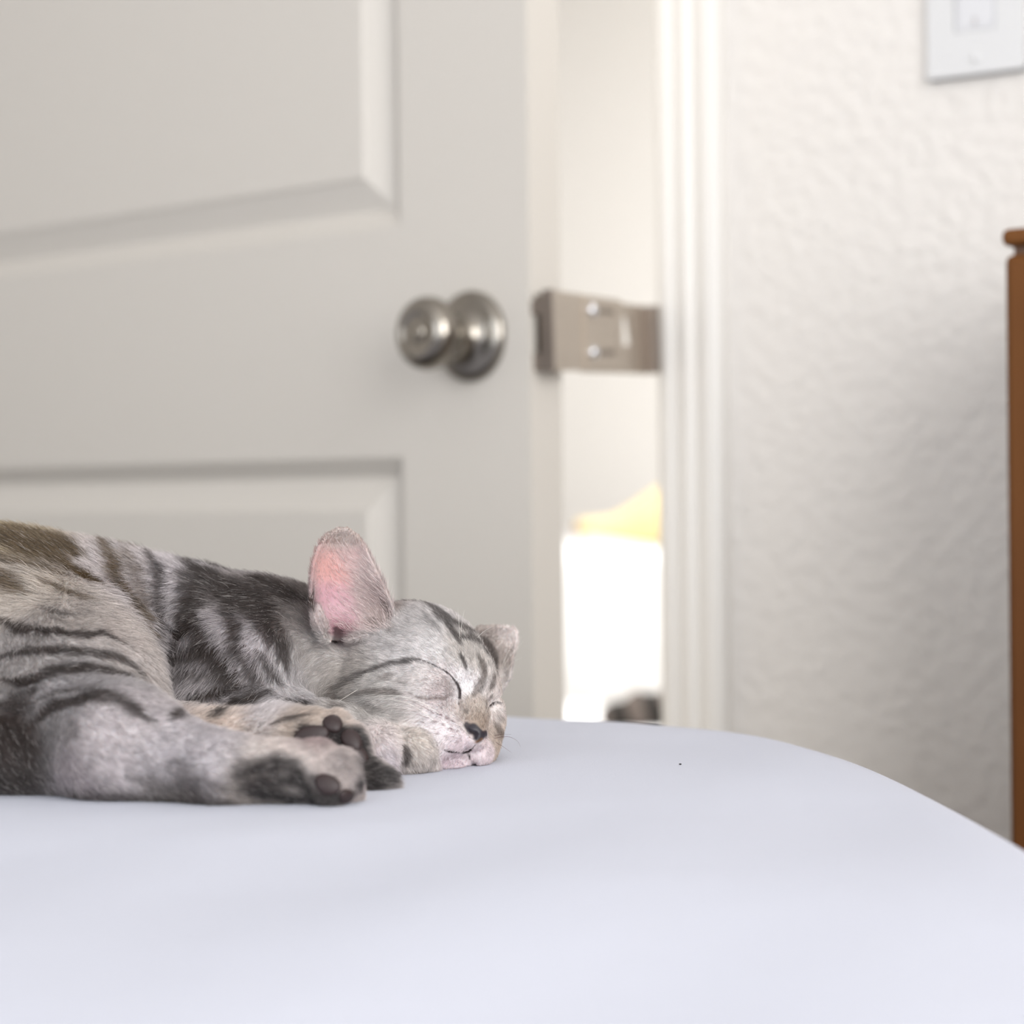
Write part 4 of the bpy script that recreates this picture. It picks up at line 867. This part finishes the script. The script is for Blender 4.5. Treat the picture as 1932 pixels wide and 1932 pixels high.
 ([(-61.0,977.5,744.1),(-59.2,977.2,741.3),(-57.8,976.5,738.9),(-56.7,975.4,736.9),(-55.9,973.7,735.1),(-55.3,971.2,733.6)],2.00,0.50,'d'),
 ([(-64.9,977.5,732.8),(-63.4,975.4,732.5),(-61.4,973.0,731.9),(-59.5,970.9,731.3),(-57.9,969.1,730.7),(-55.9,967.0,729.8)],4.08,0.45,'b'),
 ([(-81.2,976.5,729.3),(-80.0,975.1,728.0),(-79.1,973.0,726.4),(-80.2,971.6,724.6),(-81.3,976.5,723.7)],2.88,0.80,'s'),  # ear canal: the dark of the hollow put into the skin colour
]
BASE = [((-40.0,953.4,720.3),16,(208, 203, 203)),((-50.0,966.3,731.5),16,(192, 186, 185)),((-79.3,967.7,705.2),16,(180, 170, 162)),((-63.8,949.9,697.2),14,(196, 190, 186)),((-89.1,971.2,717.1),14,(188, 180, 176)),((-28.2,940.1,686.1),8,(216, 206, 209)),((-35.1,937.6,686.4),8,(216, 208, 210)),((-25.4,940.1,679.5),6,(212, 192, 198)),((-28.4,944.3,673.8),6,(200, 180, 188)),((-15.6,950.2,674.1),6,(220, 202, 205)),((-18.2,948.5,695.6),7,(184, 168, 156)),((-17.0,946.7,689.9),5,(152, 128, 106)),((-21.2,959.7,719.6),10,(196, 188, 182)),((-22.9,954.1,705.8),7,(224, 218, 220)),((-31.7,947.1,705.3),9,(190, 174, 174)),((-42.2,947.1,711.4),10,(202, 194, 192)),((-5.0,974.7,684.4),9,(196, 176, 158)),((-6.1,972.3,690.7),6,(222, 212, 210)),((-3.7,1020.9,697.1),7,(205, 196, 192)),((-81.9,977.5,755.4),7,(218, 150, 142)),((-83.3,977.9,745.7),7,(206, 146, 160)),((-81.7,978.9,738.3),7,(210, 160, 172)),((-79.8,977.2,729.9),6,(140, 85, 98)),((-65.2,979.6,745.4),8,(172, 148, 144)),((-67.3,977.2,757.7),7,(190, 172, 168)),((-75.5,975.1,772.9),6,(188, 170, 162)),((-87.1,965.3,735.5),4,(178, 160, 158)),((-73.4,978.6,760.2),6,(205, 165, 162)),((-60.3,978.2,735.7),7,(165, 145, 138)),((-8.6,1026.2,718.4),10,(178, 164, 156)),((-2.7,1026.9,722.1),6,(226, 214, 210)),((-123.5,957.9,728.0),22,(184, 175, 179)),((-135.0,991.9,748.1),16,(120, 108, 104)),((-114.0,980.3,741.1),16,(96, 86, 82)),((-139.6,953.7,721.4),14,(150, 142, 144)),((-154.1,988.4,748.5),25,(204, 196, 200)),((-188.8,990.5,761.1),25,(200, 190, 190)),((-174.6,926.4,735.3),20,(192, 180, 174)),((-222.4,987.3,771.3),25,(170, 150, 112)),((-221.5,940.8,753.6),20,(196, 184, 172)),((-101.9,981.0,738.5),20,(120, 110, 106)),((-100.0,959.0,706.2),15,(196, 190, 192)),((-162.0,906.1,720.6),16,(192, 182, 178)),((-187.2,920.5,738.1),16,(176, 166, 160)),((-184.9,875.3,712.4),25,(156, 150, 152)),((-203.4,900.2,726.0),20,(164, 156, 154)),((-195.7,864.1,692.0),20,(130, 124, 124)),((-159.1,846.6,695.8),20,(190, 180, 182)),((-179.2,856.4,677.8),14,(168, 156, 160)),((-134.2,841.7,687.7),20,(184, 176, 180)),((-135.6,849.4,669.8),12,(150, 140, 134)),((-85.7,838.2,689.6),14,(212, 200, 194)),((-69.0,838.2,685.3),10,(205, 190, 186)),((-102.5,837.9,673.2),10,(150, 138, 130)),((-120.3,895.3,693.2),14,(214, 196, 184)),((-90.8,889.7,696.8),10,(190, 172, 158)),((-82.1,844.5,693.0),8,(150, 120, 120)),((-62.1,922.9,683.7),12,(220, 208, 206)),((-57.5,921.2,677.0),10,(216, 206, 212)),((-41.6,925.7,683.2),12,(214, 203, 194)),((-39.4,926.1,673.9),8,(196, 186, 180)),((-107.1,897.0,700.6),12,(204, 196, 198)),((-133.7,943.9,700.9),14,(180, 172, 174)),((-69.0,838.2,685.3),6,(70, 60, 58))]
COMB = [((-17.7,948.1,694.5),(-0.10,0.38,0.92),1.7),((-17.8,956.2,703.2),(-0.37,0.31,0.87),1.6),((-15.3,962.1,714.6),(-0.40,0.12,0.91),2.6),((-23.6,964.9,726.5),(-0.71,0.21,0.67),3),((-40.5,969.1,734.8),(-0.94,0.30,0.19),3.2),((-52.2,959.0,722.4),(-0.90,0.43,-0.00),3.2),((-35.3,952.7,719.1),(-0.86,0.17,0.49),2.4),((-35.1,945.3,706.7),(-0.92,-0.34,0.21),1.8),((-54.0,944.3,697.6),(-0.89,0.31,-0.32),3.2),((-68.0,942.5,693.3),(-0.95,-0.25,0.21),3.8),((-79.2,966.3,700.5),(-0.68,0.58,-0.45),4.2),((-91.4,969.1,712.5),(-0.77,-0.42,-0.49),5),((-28.2,939.4,685.0),(-0.90,-0.41,-0.12),1.9),((-25.5,940.4,678.5),(-0.82,-0.21,-0.54),1.6),((-28.4,944.3,673.4),(-0.55,-0.47,-0.69),1.8),((-14.4,950.6,674.1),(0.13,0.20,-0.97),1.6),((-5.0,974.7,684.4),(-0.07,0.28,-0.96),2.6),((-3.6,980.3,698.4),(-0.16,-0.04,0.99),2),((-74.8,979.6,750.4),(-0.78,-0.15,0.61),5),((-81.8,977.2,760.3),(-0.33,-0.33,0.89),3.2),((-64.9,977.2,752.8),(-0.56,0.06,0.83),4),((-75.4,974.7,773.9),(-0.02,-0.50,0.87),1.4),((-56.5,975.1,738.3),(-0.26,0.11,0.96),2.6),((-70.0,976.1,729.9),(-0.77,0.61,0.18),4.5),((-88.4,966.3,739.1),(-0.24,0.23,0.94),1.8),((-79.5,973.3,726.5),(-0.85,0.35,0.40),3),((-8.6,1026.2,718.4),(0.29,0.01,0.96),2),((-102.8,964.2,720.2),(-0.08,-0.66,-0.75),6.5),((-93.5,964.6,700.9),(0.59,-0.22,-0.77),6),((-122.8,951.6,716.6),(-0.63,-0.35,-0.69),7.5),((-114.7,987.0,745.6),(-0.89,-0.42,-0.19),8),((-141.4,1002.7,752.7),(-0.98,-0.14,0.15),8),((-163.9,988.0,751.0),(-0.68,-0.69,-0.25),8),((-190.8,1001.3,765.7),(-0.97,-0.16,0.19),8),((-228.1,990.8,773.8),(-0.97,-0.10,0.21),8),((-226.0,940.1,753.7),(-0.93,-0.34,-0.11),8),((-175.1,954.4,740.7),(0.77,-0.13,-0.62),8),((-160.6,951.6,724.1),(0.50,0.04,-0.87),8),((-151.8,925.4,707.5),(0.37,-0.05,-0.93),7),((-181.4,891.1,722.0),(0.88,-0.31,-0.36),5.5),((-207.4,898.1,721.7),(0.34,-0.77,-0.54),5.5),((-195.7,864.1,692.0),(0.59,-0.23,-0.78),5),((-159.0,845.9,693.7),(0.91,-0.14,-0.38),4.5),((-134.1,841.0,685.6),(0.92,-0.35,-0.15),4.5),((-135.6,849.4,669.8),(0.98,-0.06,-0.21),4),((-98.0,835.8,683.8),(0.99,-0.10,-0.08),4),((-73.1,837.2,685.5),(0.90,0.08,-0.43),3),((-68.6,831.9,675.7),(0.69,0.44,-0.58),2.5),((-120.3,895.3,693.2),(0.96,-0.26,0.09),4),((-81.9,889.3,696.7),(0.96,-0.01,-0.28),3),((-68.3,883.7,686.1),(0.90,-0.26,-0.34),2),((-143.8,949.2,709.9),(-0.43,-0.30,-0.85),7),((-121.9,943.2,698.5),(0.92,0.13,0.36),6.5),((-133.4,909.3,699.7),(0.98,0.21,-0.02),6.5),((-95.7,894.9,700.7),(0.96,0.28,-0.01),6),((-64.2,889.0,692.1),(0.77,0.44,-0.46),3.6),((-55.2,921.9,681.5),(0.65,-0.00,-0.76),3.2),((-41.6,925.7,683.2),(0.85,-0.11,-0.52),3),((-37.2,927.5,673.7),(0.12,0.63,-0.77),2.6),((-59.3,878.1,673.6),(0.98,0.16,-0.16),6)]
WHISKERS = [([(-35.1,941.4,693.7),(-38.0,938.5,696.1),(-41.5,936.5,698.2),(-45.6,934.5,700.1),(-51.5,932.4,701.6)],'dark'),([(-32.4,942.8,692.9),(-39.6,934.8,699.0),(-48.3,928.8,702.6),(-55.9,926.8,703.4),(-62.0,927.9,702.8)],'pale'),([(-34.8,940.1,690.4),(-43.7,932.1,698.1),(-52.4,927.0,701.5),(-58.3,926.1,701.9)],'pale'),([(-70.0,956.5,703.6),(-71.7,954.5,702.6),(-77.0,950.5,699.6),(-82.2,948.5,696.0)],'pale'),([(-37.6,939.7,692.0),(-40.1,937.7,693.1),(-42.9,936.7,694.0)],'dark'),([(-39.4,938.7,690.0),(-41.3,936.7,691.0),(-43.5,935.6,691.5)],'dark'),([(-24.3,963.2,725.5),(-24.4,960.1,731.6),(-24.7,957.1,739.4)],'pale'),([(-23.8,966.7,727.7),(-23.1,963.6,733.2),(-21.9,960.7,738.3)],'pale'),([(-16.8,974.3,724.7),(-13.3,972.4,728.0),(-8.9,970.4,730.5)],'pale'),([(-6.0,1024.0,706.7),(-2.9,1022.1,714.3),(0.4,1020.1,718.8),(4.7,1018.0,722.8)],'pale'),([(-5.7,1024.0,706.2),(-1.3,1022.1,713.4),(4.7,1019.0,719.9)],'pale'),([(-4.7,1023.4,704.8),(-0.4,1021.4,709.8),(4.3,1019.4,712.4)],'pale'),([(-9.4,965.6,681.0),(-5.7,964.6,681.8),(-1.3,963.6,681.8)],'dark'),([(-9.4,964.9,679.9),(-3.2,963.9,680.8),(1.1,962.9,679.0),(2.7,962.9,676.2)],'dark'),([(-8.8,965.6,678.2),(-5.1,964.6,676.1),(-1.4,964.6,673.4)],'dark')]
PADS = [((-73.1,830.9,677.8),(-0.02,-0.95,0.32),5.4,1.8,4,0.5),((-66.4,834.7,672.8),(0.75,-0.54,-0.38),4.8,1.8,3,0.5),((-75.7,889.3,695.1),(0.07,-0.77,0.64),4.2,2.2,4.6,-0.7),((-67.5,884.8,688.7),(0.09,-0.86,0.50),4,2.2,5.6,-0.6),((-84.3,885.8,690.5),(0.01,-0.98,0.18),7.5,2,4.6,-0.2),((-63.9,883.0,681.8),(0.33,-0.90,0.28),3.4,2,4.8,-0.5)]
rng = np.random.default_rng(7)
def lin(c):
    c = np.asarray(c, float) / 255
    return np.where(c <= .04045, c / 12.92, ((c + .055) / 1.055) ** 2.4)
def vnoise(p, scale, seed=0):
    """smooth value noise in 0..1"""
    q = p / scale; i = np.floor(q).astype(np.int64); f = q - i; f = f * f * (3 - 2 * f)
    def h(a):
        n = (a[:, 0] * 374761393 + a[:, 1] * 668265263 + a[:, 2] * 2147483647 + seed * 974711) & 0xffffffff
        n = ((n ^ (n >> 13)) * 1274126177) & 0xffffffff
        return ((n ^ (n >> 16)) & 0xffff) / 65535.0
    r = 0
    for dx in (0, 1):
        for dy in (0, 1):
            for dz in (0, 1):
                w = (f[:, 0] if dx else 1 - f[:, 0]) * (f[:, 1] if dy else 1 - f[:, 1]) * (f[:, 2] if dz else 1 - f[:, 2])
                r = r + w * h(i + np.array((dx, dy, dz)))
    return r
K0 = np.array((-110., 930., BED))
kit = tag(empty('kitten', Matrix.Translation(Vector(K0 / 1000))), 'silver tabby kitten asleep on its side on the white bed', 'kitten')
me = np_mesh('body', (KV - K0) / 1000, KQ)
NV = len(me.vertices)
KV = np.empty(NV * 3, np.float32); me.vertices.foreach_get('co', KV); KV = KV.reshape(-1, 3).astype(float) * 1000 + K0
KN = np.empty(NV * 3, np.float32); me.vertex_normals.foreach_get('vector', KN); KN = KN.reshape(-1, 3).astype(float)
# base colour by nearby coat samples, leg shade and warm back glow included
num = np.zeros((NV, 3)); den = np.full(NV, 1e-9)
for (p, r, c) in BASE:
    d2 = ((KV - np.array(p)) ** 2).sum(1)
    w = 1 / (1 + (d2 / (r * r)) ** 2) * (1 / (d2 + 30))
    num += w[:, None] * lin(c); den += w
col = num / den[:, None]
col = col * .72 + col.mean(1)[:, None] * .28
# comb direction and length of the hair
num = np.zeros((NV, 3)); ln = np.zeros(NV); den = np.full(NV, 1e-12)
for (p, t, l) in COMB:
    w = 1 / (((KV - np.array(p)) ** 2).sum(1) + 12) ** 1.8
    num += w[:, None] * np.array(t); ln += w * l; den += w
ln /= den
comb = num - KN * (num * KN).sum(1)[:, None]
comb /= np.linalg.norm(comb, axis=1)[:, None] + 1e-9
# markings, with the painted shade among them
wob = np.stack([vnoise(KV, 5.0, s) for s in (1, 2, 3)], 1) - .5
KW = KV + wob * 3.2
CK = dict(d=lin((50, 39, 35)), b=lin((76, 61, 50)), o=lin((88, 70, 44)), k=lin((40, 33, 33)), s=lin((34, 22, 22)), n=lin((48, 44, 50)), r=lin((96, 60, 66)), t=lin((120, 84, 52)))  # olive brown of the back stripes carries a warm glow of light
bare = np.zeros(NV); wet = np.zeros(NV)
fine = 'snrt'
for (pts, hw, st, ck) in STROKES:
    pts = np.array(pts); lo, hi = pts.min(0) - hw * 2.2 - 3, pts.max(0) + hw * 2.2 + 3
    idx = np.where(((KV > lo) & (KV < hi)).all(1))[0]
    if not len(idx): continue
    q = KV[idx] + wob[idx] * (0.5 if ck in fine else (3.2 if hw > 3 else 1.2))
    d2 = np.full(len(idx), 1e9)
    if len(pts) == 1: d2 = ((q - pts[0]) ** 2).sum(1)
    tt = np.zeros(len(idx))
    nseg = max(1, len(pts) - 1)
    for k, (a, b) in enumerate(zip(pts, pts[1:])):
        ba = b - a; h = np.clip(((q - a) @ ba) / (ba @ ba + 1e-9), 0, 1)
        dd = ((q - a - h[:, None] * ba) ** 2).sum(1)
        m = dd < d2; d2 = np.where(m, dd, d2); tt = np.where(m, (k + h) / nseg, tt)
    d = np.sqrt(d2)
    soft = .35 if ck in fine else .8 if ck == 'k' else .55
    taper = 1 if (ck in 'nktr' or hw > 9) else np.clip(np.minimum(tt, 1 - tt) * 6, .5, 1)
    x = np.clip((d / (hw * taper) - (1 - soft)) / (2 * soft), 0, 1)
    m = (1 - x * x * (3 - 2 * x)) * st
    if ck in 'dbko' and hw > 2: m = m * (.80 + .35 * vnoise(q, 2.2, 9)).clip(0, 1)
    col[idx] = col[idx] * (1 - m[:, None]) + CK[ck] * m[:, None]
    if ck in 'snt': bare[idx] = np.maximum(bare[idx], np.clip(m * 1.3, 0, 1))
    if ck in 'nt': wet[idx] = np.maximum(wet[idx], m)
# the far flank, away from the samples, carries the same kind of bars
farm = np.clip((KV[:, 1] - 1032) / 14, 0, 1) * (KV[:, 0] < -75)
bars = np.clip((np.sin(KV[:, 0] / 5.2 + wob[:, 0] * 3 + KV[:, 2] / 17) + .15) * 1.6, 0, 1) * farm * .85
col = col * (1 - bars[:, None]) + CK['d'] * bars[:, None]
rump = np.clip((-243 - KV[:, 0]) / 12, 0, 1)
bars = np.clip((np.sin(KV[:, 2] / 4.6 + KV[:, 0] / 9 + wob[:, 1] * 3.5) + .1) * 1.6, 0, 1) * rump * .85
bars = np.maximum(bars, rump * np.clip((KV[:, 2] - 757) / 10, 0, 1) * .85)
col = col * (1 - bars[:, None]) + CK['o'] * bars[:, None]
shade_var = .9 + .2 * vnoise(KV, 3.5, 5)
col *= shade_var[:, None]
ca = me.color_attributes.new('coat', 'FLOAT_COLOR', 'POINT')
ca.data.foreach_set('color', np.concatenate([col * .86, np.ones((NV, 1))], 1).astype(np.float32).ravel())
wa = me.attributes.new('wet', 'FLOAT', 'POINT'); wa.data.foreach_set('value', wet.astype(np.float32))

M_skin = bpy.data.materials.new('kitten_skin'); M_skin.use_nodes = True
nt = M_skin.node_tree; b = nt.nodes['Principled BSDF']
a1 = nt.nodes.new('ShaderNodeAttribute'); a1.attribute_name = 'coat'
a2 = nt.nodes.new('ShaderNodeAttribute'); a2.attribute_name = 'wet'
mr = nt.nodes.new('ShaderNodeMapRange'); mr.inputs['To Min'].default_value = .9; mr.inputs['To Max'].default_value = .38
nt.links.new(a1.outputs['Color'], b.inputs['Base Color']); nt.links.new(a2.outputs['Fac'], mr.inputs[0]); nt.links.new(mr.outputs[0], b.inputs['Roughness'])
b.inputs['Specular IOR Level'].default_value = .3
b.inputs['Subsurface Weight'].default_value = .25; b.inputs['Subsurface Radius'].default_value = (.003, .0012, .0008); b.inputs['Subsurface Scale'].default_value = .6
body = link('body', me, M_skin, kit)

# ---- fur: one curves object, each hair rooted on the body
T = np.concatenate([KQ[:, [0, 1, 2]], KQ[:, [0, 2, 3]]])
e1 = KV[T[:, 1]] - KV[T[:, 0]]; e2 = KV[T[:, 2]] - KV[T[:, 0]]
ar = np.linalg.norm(np.cross(e1, e2), axis=1) / 2
cen = KV[T].mean(1); nc = KN[T].mean(1)
face = (nc * (np.array((0, 0, CAMZ * 1000)) - cen)).sum(1) / np.linalg.norm(cen, axis=1)
headw = 1 + 2.2 * np.clip((cen[:, 0] + 105) / 25, 0, 1)
wgt = ar * headw * np.where(cen[:, 2] < BED + .2, .0, 1) * np.where(face > -.35, 1, .3) * np.where(cen[:, 0] < -265, .3, 1)
NH = 320000
ti = rng.choice(len(T), NH, p=wgt / wgt.sum())
r1_, r2_ = rng.random(NH), rng.random(NH); sq = np.sqrt(r1_)
bw = np.stack([1 - sq, sq * (1 - r2_), sq * r2_], 1)
def interp(a): return (a[T[ti]] * (bw[:, :, None] if a.ndim == 2 else bw)).sum(1)
root = interp(KV); nn = interp(KN); nn /= np.linalg.norm(nn, axis=1)[:, None]
td = interp(comb); hl_ = interp(ln); hb = interp(bare); hc = interp(col)
hl_ = hl_ * (1 - hb) ** 1.5
ok = hl_ > .25
root, nn, td, hl_, hc = root[ok], nn[ok], td[ok], hl_[ok], hc[ok]
NH = len(root)
# long pale hairs stand across the inside of the near ear
inear = (root[:, 0] > -92) & (root[:, 0] < -54) & (root[:, 2] > 728) & (nn[:, 1] < -.3) & (root[:, 1] > 966) & (root[:, 1] < 1000) & (root[:, 2] < 768)
rear = rng.random(NH)
hl_ = np.where(inear, np.where(rear < .20, 1.5 + 6.5 * rng.random(NH) * np.clip((root[:, 0] + 88) / 12, .15, 1), .45), hl_)
hc = np.where((inear & (rear < .20))[:, None], lin((214, 200, 198)), hc)
# locks: neighbouring hairs lean together
lock = np.stack([vnoise(root, 3.2, s) for s in (11, 12, 13)], 1) - .5
td = td + lock * .75 + rng.normal(0, .16, (NH, 3))
td -= nn * (td * nn).sum(1)[:, None]; td /= np.linalg.norm(td, axis=1)[:, None] + 1e-9
hl_ = hl_ * (.65 + .6 * rng.random(NH)) * (.85 + .3 * vnoise(root, 4, 21))
el = np.radians(np.clip(24 + rng.normal(0, 9, NH) + 10 * (vnoise(root, 6, 31) - .5), 8, 60))
ss_ = np.array((0, .35, .7, 1.0))
pts = np.empty((NH, 4, 3))
for k, s in enumerate(ss_):
    up = np.sin(el) * (s - .38 * s * s) * 1.25
    pts[:, k] = root - nn * .25 + (td * (np.cos(el) * s)[:, None] + nn * up[:, None]) * hl_[:, None]
pts[:, :, 2] = np.maximum(pts[:, :, 2], BED + .15)
cu = bpy.data.hair_curves.new('fur')
cu.add_curves([4] * NH)
cu.position_data.foreach_set('vector', ((pts.reshape(-1, 3) - K0) / 1000).astype(np.float32).ravel())
ra = cu.attributes.get('radius') or cu.attributes.new('radius', 'FLOAT', 'POINT')
base_r = np.where(root[:, 0] > -105, .055, .085) * (.8 + .4 * rng.random(NH))
ra.data.foreach_set('value', (base_r[:, None] * np.array((1, .9, .65, .15)) / 1000).astype(np.float32).ravel())
tint = (.62 + .62 * rng.random(NH))[:, None] * np.array((1., 1., 1.))
lite = rng.random(NH) < .06                                    # scattered pale guard hairs
hcol = hc * tint * 1.12 * (.72 + .56 * vnoise(root, 1.1, 41))[:, None]
hcol[lite] = hcol[lite] * .5 + lin((225, 218, 214)) * .45
fa = cu.attributes.new('coat', 'FLOAT_COLOR', 'CURVE')
fa.data.foreach_set('color', np.concatenate([np.clip(hcol, 0, .95), np.ones((NH, 1))], 1).astype(np.float32).ravel())
M_fur = bpy.data.materials.new('kitten_fur'); M_fur.use_nodes = True
nt = M_fur.node_tree; nt.nodes.remove(nt.nodes['Principled BSDF']); out = nt.nodes['Material Output']
a1 = nt.nodes.new('ShaderNodeAttribute'); a1.attribute_name = 'coat'
df = nt.nodes.new('ShaderNodeBsdfDiffuse'); tr_ = nt.nodes.new('ShaderNodeBsdfTranslucent'); gl = nt.nodes.new('ShaderNodeBsdfHair')
gl.component = 'Reflection'; gl.inputs['RoughnessU'].default_value = .35; gl.inputs['RoughnessV'].default_value = .8
mx = nt.nodes.new('ShaderNodeMixShader'); mx.inputs[0].default_value = .35
mx2 = nt.nodes.new('ShaderNodeMixShader'); mx2.inputs[0].default_value = .07
nt.links.new(a1.outputs['Color'], df.inputs['Color']); nt.links.new(a1.outputs['Color'], tr_.inputs['Color'])
nt.links.new(df.outputs[0], mx.inputs[1]); nt.links.new(tr_.outputs[0], mx.inputs[2])
nt.links.new(mx.outputs[0], mx2.inputs[1]); nt.links.new(gl.outputs[0], mx2.inputs[2]); nt.links.new(mx2.outputs[0], out.inputs['Surface'])
fur = link('fur', cu, None, kit); cu.materials.append(M_fur)
tag(fur, label='short silver fur with dark brown tabby stripes', kind='stuff')

# ---- whiskers, each a tapering tube
M_wd = mat('dark_whisker', (.10, .035, .04), .4); M_wp = mat('pale_whisker', (.85, .82, .76), .4)
for (pts_, tone) in WHISKERS:
    c = catmull(pts_, 6, closed=False)
    bm = bmesh.new(); prev = None; n = len(c)
    for i, p in enumerate(c):
        t = c[min(i + 1, n - 1)] - c[max(i - 1, 0)]; t /= np.linalg.norm(t)
        a = np.cross(t, (0, -1, .3)); a /= np.linalg.norm(a); bb = np.cross(t, a)
        r = .10 * (1 - .85 * i / (n - 1))
        rg = [bm.verts.new((p + (a * math.cos(q) + bb * math.sin(q)) * r - K0) / 1000) for q in np.linspace(0, 2 * math.pi, 6)[:-1]]
        if prev:
            for k in range(5): bm.faces.new((prev[k], prev[(k + 1) % 5], rg[(k + 1) % 5], rg[k]))
        else: bm.faces.new(rg)
        prev = rg
    bm.faces.new(prev)
    obj('whisker', bm, M_wd if tone == 'dark' else M_wp, kit, smooth=True)
# ---- bare paw pads
M_pad = mat('paw_pad_skin', (.024, .0135, .0135), .5, spec=.4, bump=[(1500, .3, .0004, 3)])
for (p, nrm_, ra_, rb_, rc_, tilt) in PADS:
    nv = np.array(nrm_); tx = np.array((math.cos(tilt), 0, -math.sin(tilt))); tx -= nv * (tx @ nv); tx /= np.linalg.norm(tx); tz = np.cross(nv, tx)
    bm = bmesh.new(); bmesh.ops.create_icosphere(bm, subdivisions=3, radius=1.0)
    for v in bm.verts:
        q = v.co; sx = 1 + .12 * q.z
        v.co = Vector((np.array(p) + nv * .3 + tx * q.x * ra_ * sx + nv * q.y * rb_ + tz * q.z * rc_ - K0) / 1000)
    obj('paw_pad', bm, M_pad, kit, smooth=True)
